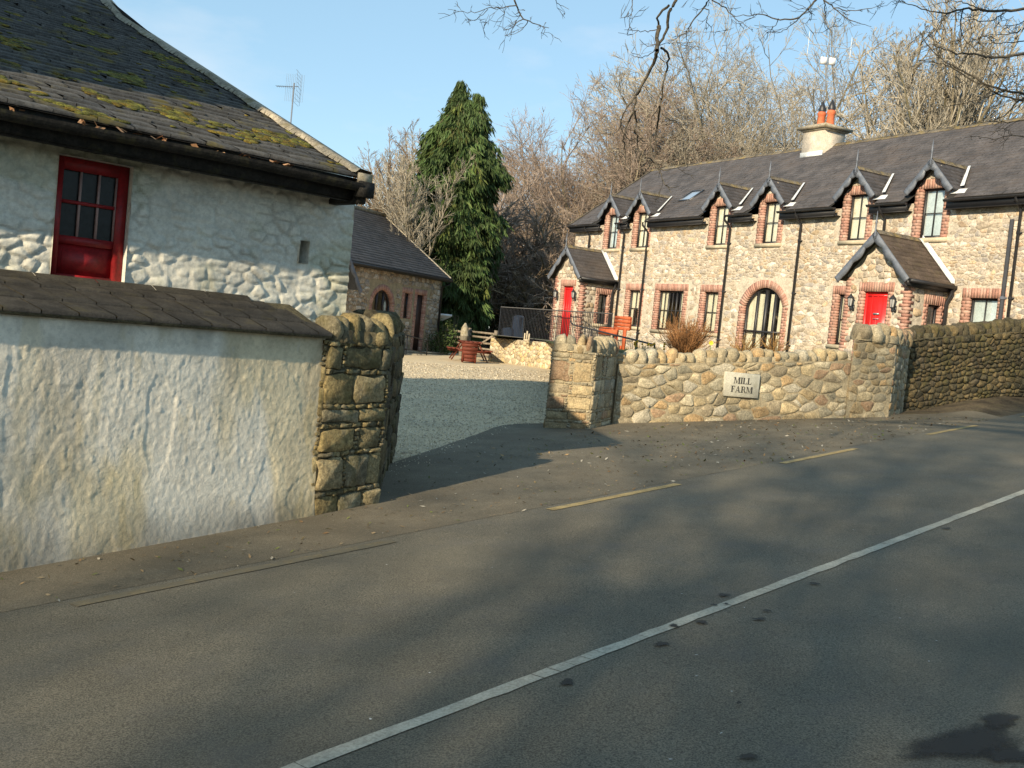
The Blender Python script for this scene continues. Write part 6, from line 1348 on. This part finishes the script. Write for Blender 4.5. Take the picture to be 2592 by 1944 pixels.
px_line(c3([(1110, 490), (1160, 525), (1250, 530), (1340, 545), (1400, 560)]), DA - .2, .006, .003)
px_line(c3([(1130, 785), (1180, 800), (1280, 780), (1320, 770)]), DA, .005, .003)
px_line(c3([(1110, 450), (1105, 560), (1100, 680)]), DA, .007, .004, False)
px_line(c4([(840, 170), (800, 210), (760, 215), (735, 205)]), DA, .005, .002); px_line(c4([(838, 110), (800, 118), (750, 115), (712, 112)]), DA, .005, .002)
px_line(c4([(845, 170), (880, 160), (900, 172)]), DA, .004, .002)
# top left sprays
starts.append(px_line(c4([(290, -40), (300, 0), (315, 40), (335, 70), (380, 92), (430, 105)]), 9.5, .012, .003, dense=1.5)[0])
px_line(c4([(310, 20), (255, 30), (210, 30), (165, 45), (110, 45), (50, 35)]), 9.5, .006, .002, dense=1.6); px_line(c4([(335, 70), (300, 90), (275, 110), (235, 95)]), 9.5, .006, .002, dense=1.6); px_line(c4([(350, 78), (330, 110), (290, 130)]), 9.5, .005, .002, dense=1.4); px_line(c4([(385, 92), (415, 110), (405, 135)]), 9.5, .004, .002, dense=1.5)
px_line(c4([(200, 35), (160, 70), (120, 85)]), 9.5, .004, .002, dense=1.5); px_line(c4([(450, -10), (465, 15), (505, 35)]), 9.5, .005, .002, dense=1.5)
starts.append(px_line(c4([(740, -30), (742, 20), (735, 55), (695, 68)]), 9.2, .006, .002, dense=1.2)[0])
starts.append(px_line(c4([(1020, -40), (1028, 0), (1000, 40), (965, 85), (940, 125), (895, 140)]), 9.2, .012, .003, dense=1.0)[0])
px_line(c4([(1010, 30), (1030, 45), (1020, 80), (1040, 110), (1030, 150)]), 9.2, .006, .002, dense=1.2); px_line(c4([(960, 90), (945, 140), (960, 160)]), 9.2, .004, .002)
px_line(c4([(1040, 0), (1090, 30), (1120, 60), (1160, 90), (1172, 105)]), 9.2, .007, .002, dense=1.3)
starts.append(px_line(c4([(1455, -30), (1430, 0), (1400, 35), (1350, 70), (1280, 72), (1230, 55), (1170, 60), (1120, 62)]), 9.6, .013, .003, dense=1.2)[0])
px_line(c4([(1380, 55), (1340, 95), (1300, 120), (1250, 120)]), 9.6, .006, .002, dense=1.2); px_line(c4([(1290, 70), (1270, 100), (1200, 95)]), 9.6, .005, .002, dense=1.2); px_line(c4([(1400, 30), (1415, 60), (1410, 80)]), 9.6, .005, .002)
starts.append(px_line(c4([(1455, -30), (1465, 20), (1465, 70), (1470, 130)]), 9.6, .008, .002, dense=1.2)[0])
px_line(c4([(1460, 0), (1500, 30), (1540, 65), (1590, 85), (1640, 100)]), 9.6, .008, .002, dense=1.4); px_line(c4([(1500, 30), (1560, 40), (1640, 30), (1690, 10)]), 9.6, .006, .002, dense=1.4)
# right cluster
starts.append(px_line(c4([(2300, 20), (2212, 35), (2120, 40), (2050, 38), (1990, 32), (1920, 50), (1860, 40), (1790, 20), (1750, 0)]), 8.5, .016, .003, dense=1.8)[0])
px_line(c4([(2050, 38), (2000, 15), (1950, 5), (1900, 10)]), 8.5, .006, .002, dense=1.8); px_line(c4([(2150, 40), (2080, 80), (2010, 75), (1960, 100)]), 8.5, .006, .002, dense=1.6); px_line(c4([(1985, 30), (1975, 80), (1980, 130), (2010, 170), (2060, 195), (2110, 215)]), 8.5, .006, .003, dense=1.2)
starts.append(px_line(c4([(2300, 190), (2212, 203), (2130, 212), (2080, 215), (2040, 205), (1960, 200), (1900, 180), (1870, 165)]), 8.5, .018, .003, dense=1.6)[0])
px_line(c4([(2200, 110), (2150, 130), (2090, 130)]), 8.5, .005, .002, dense=1.8); px_line(c4([(2230, 150), (2160, 160), (2100, 160), (2080, 165)]), 8.5, .006, .002, dense=1.6); px_line(c4([(2230, 70), (2180, 95), (2110, 100)]), 8.5, .006, .002, dense=1.8)
d5 = lambda L: [(2040 + a / 4.007, 80 + b / 4.007) for a, b in L]
starts.append(px_line(d5([(2400, 660), (2212, 635), (2030, 600), (1850, 545), (1600, 400), (1450, 330), (1290, 200), (1200, 80), (1160, 0)]), 9.0, .014, .003, dense=.9)[0])
px_line(d5([(2330, 690), (2150, 690), (1990, 650), (1750, 520), (1500, 380), (1400, 330), (1150, 290)]), 9.0, .012, .003, dense=.9); px_line(d5([(2030, 600), (1950, 620), (1800, 680), (1600, 730), (1400, 770), (1200, 830)]), 9.0, .008, .002, dense=.9); px_line(d5([(2300, 600), (2150, 720), (2030, 840), (1900, 900)]), 9.0, .009, .003, dense=.9); px_line(d5([(2050, 600), (1980, 500), (1880, 400), (1750, 370)]), 9.0, .006, .002, dense=.9)
starts.append(px_line(d5([(2400, 870), (2200, 900), (2000, 920), (1850, 910), (1700, 940)]), 9.0, .009, .003, dense=1.0)[0]); px_line(d5([(2300, 1070), (2100, 1060), (1900, 1090), (1750, 1060), (1600, 1080)]), 9.0, .006, .002, dense=1.2)
px_line(c4([(841, 98), (838, 60), (880, 20)]), DA, .010, .012, False)
# limbs joining the sprays to the trunk behind the camera
base = np.array((3.2, -5.0, -1.5)); fork = np.array((2.8, -3.6, 4.6)); mb = MB(); mb.tube([base, base + (0, .2, 2), (3.1, -4.4, 3.2), fork], [.38, .32, .28, .22], 10)
for s in starts:
    s = np.array(s); mid = fork * .5 + s * .5 + np.array((0, 0, 2.2)); m2 = fork * .2 + s * .8 + np.array((0, 0, .9)); 
    P_ = []
    for t in np.linspace(0, 1, 10): P_.append((1 - t) ** 3 * fork + 3 * (1 - t) ** 2 * t * mid + 3 * (1 - t) * t * t * (m2 + np.array((0, 0, .5))) + t ** 3 * s)
    mb.tube(np.array(P_), np.linspace(.10, .017, 10), 6)
mb.build('trunk', M['bark_dark'], HT, horg2); mb_main.build('hanging_branches', M['bark_dark'], HT, horg2); tag(mb_tw.build('twigs', M['bark_dark'], HT, horg2), kind='stuff')

# roadside trees behind the viewer (they shade the road)
BK = 'bare roadside trees behind the viewer'
SHD = [(-9.6, -16, 22, 'shade', 0), (-6.0, -18, 20, 'shade', 1), (-1.0, -20, 21, 'shade', 0), (-20, -22, 17, 'shade', 1)]
for k, (x, y, H, kd, v) in enumerate(SHD):
    plant_tree(kd, v, H, (x, y, float(Hh(x, y)) - .2), k * 1.1, 'bare roadside tree standing behind the viewer', group=BK, mt='bark_dark', mtw='bark_dark')

pn = empty('shade_pine', (-10.2, -19.4, -3.0)); tag(pn, 'tall unseen pine with a high dark crown added behind the viewer for shade', 'tree'); r = np.random.default_rng(19)  # unseen pine added to shade the roadside wall, crown kept high for that
mb = MB(); mb.tube([(0, 0, 0), (.2, 0, 9), (0, .2, 17), (0, 0, 24)], [.38, .3, .22, .05], 8)
for k in range(22): a = r.random() * 6.28; z = r.uniform(17, 23.5); L = r.uniform(1.6, 3.2); mb.tube([(0, 0, z), (L * .5 * math.cos(a), L * .5 * math.sin(a), z + .4), (L * math.cos(a), L * math.sin(a), z + .9)], [.08, .05, .02], 5)
mb.build('trunk', M['bark_dark'], pn); mb = MB(); cc = norm(r.normal(0, 1, (44, 3))) * r.random((44, 1)) ** .4 * np.array((2.7, 3.0, 3.0)) + (0, 0, 21.6); C_ = cc[r.integers(44, size=4200)] + r.normal(0, .40, (4200, 3)); leaf_cloud(mb, C_, .34, r, (.04, .06, .025)); mb.build('foliage', M['foliage'], pn)

r = np.random.default_rng(202); n = 24000; D_ = 10.5 + 24 * r.random(n) ** 1.4; X = -1.6 + (D_ * .135) * r.uniform(-.9, 1.15, n) + .2; vq = -.743 * X + .669 * D_
kk = (vq > np.interp(.669 * X + .743 * D_, [5.4, 6.2, 12.2, 12.8, 18.2], [7.3, 8.0, 11.0, 10.6, 7.9]) + .05 - .6 * r.random(n) ** 3); X, D_ = X[kk], D_[kk]; n = len(X); Z = Hh(X, D_) - .004
s_ = r.uniform(.006, .015, (n, 1)) * (.6 + D_[:, None] / 26); a = r.random(n) * 6.28; e1 = np.stack([np.cos(a), np.sin(a), 0 * a], -1) * s_; e2 = np.stack([-np.sin(a), np.cos(a), 0 * a], -1) * s_ * .8; c = np.stack([X, D_, Z], -1); tp = c + np.array([0, 0, 1.]) * s_ * .9
V = np.stack([c - e1 - e2, c + e1 - e2, c + e1 + e2, c - e1 + e2, tp - e1 * .4, tp + e1 * .4], 1).reshape(-1, 3); b = np.arange(n)[:, None] * 6
Q = np.concatenate([b + np.array([0, 1, 5, 4]), b + np.array([2, 3, 4, 5]), b + np.array([1, 2, 5, 5]) * 1, b + np.array([3, 0, 4, 4])], 0)[: 2 * n]; pal = np.array([(.60, .49, .33), (.50, .41, .28), (.66, .56, .40), (.42, .35, .26), (.55, .48, .37)]); cc = pal[r.integers(5, size=n)]
mb = MB(); mb.quads(V, Q, np.concatenate([cc, cc], 0)); tag(mb.build('gravel_chips', M['straw'], None), kind='stuff')

# ------------------------------------------------------------ leaf litter and grit on the apron
r = np.random.default_rng(66); mb = MB(); n = 3000; U_ = r.uniform(1, 19, n); V_ = 5.75 + r.random(n) ** 1.1 * 3.6
X, Y = uv2xy(U_, V_); wl_ = -.743 * X + .669 * Y
for k in range(n):
    x, y = X[k], Y[k]
    t = (x + 3.16) / 1.62
    if y > 6.45 + (x + 3.16) * 1.27 and x < -1.1: continue
    if x > 1.6 and y > 16.5 + (x - 1.69) * .333: continue
    z = float(Hh(x, y)) + .012; s = r.uniform(.004, .018) * (1.4 if y > 12 else 1); a = r.random() * 6.28; d = np.array((math.cos(a), math.sin(a), r.normal(0, .3))) * s * r.uniform(1, 2); e2 = np.array((-math.sin(a), math.cos(a), r.normal(0, .3))) * s * .6; c = np.array((x, y, z))
    col = [(.30, .20, .10), (.16, .10, .05), (.26, .2, .12), (.34, .31, .25), (.10, .08, .04), (.12, .14, .04)][r.integers(6)]
    mb.add([c - d, c - e2, c + d, c + e2], [(0, 1, 2, 3)], col)
tag(mb.build('leaf_litter', M['straw'], None), kind='stuff')
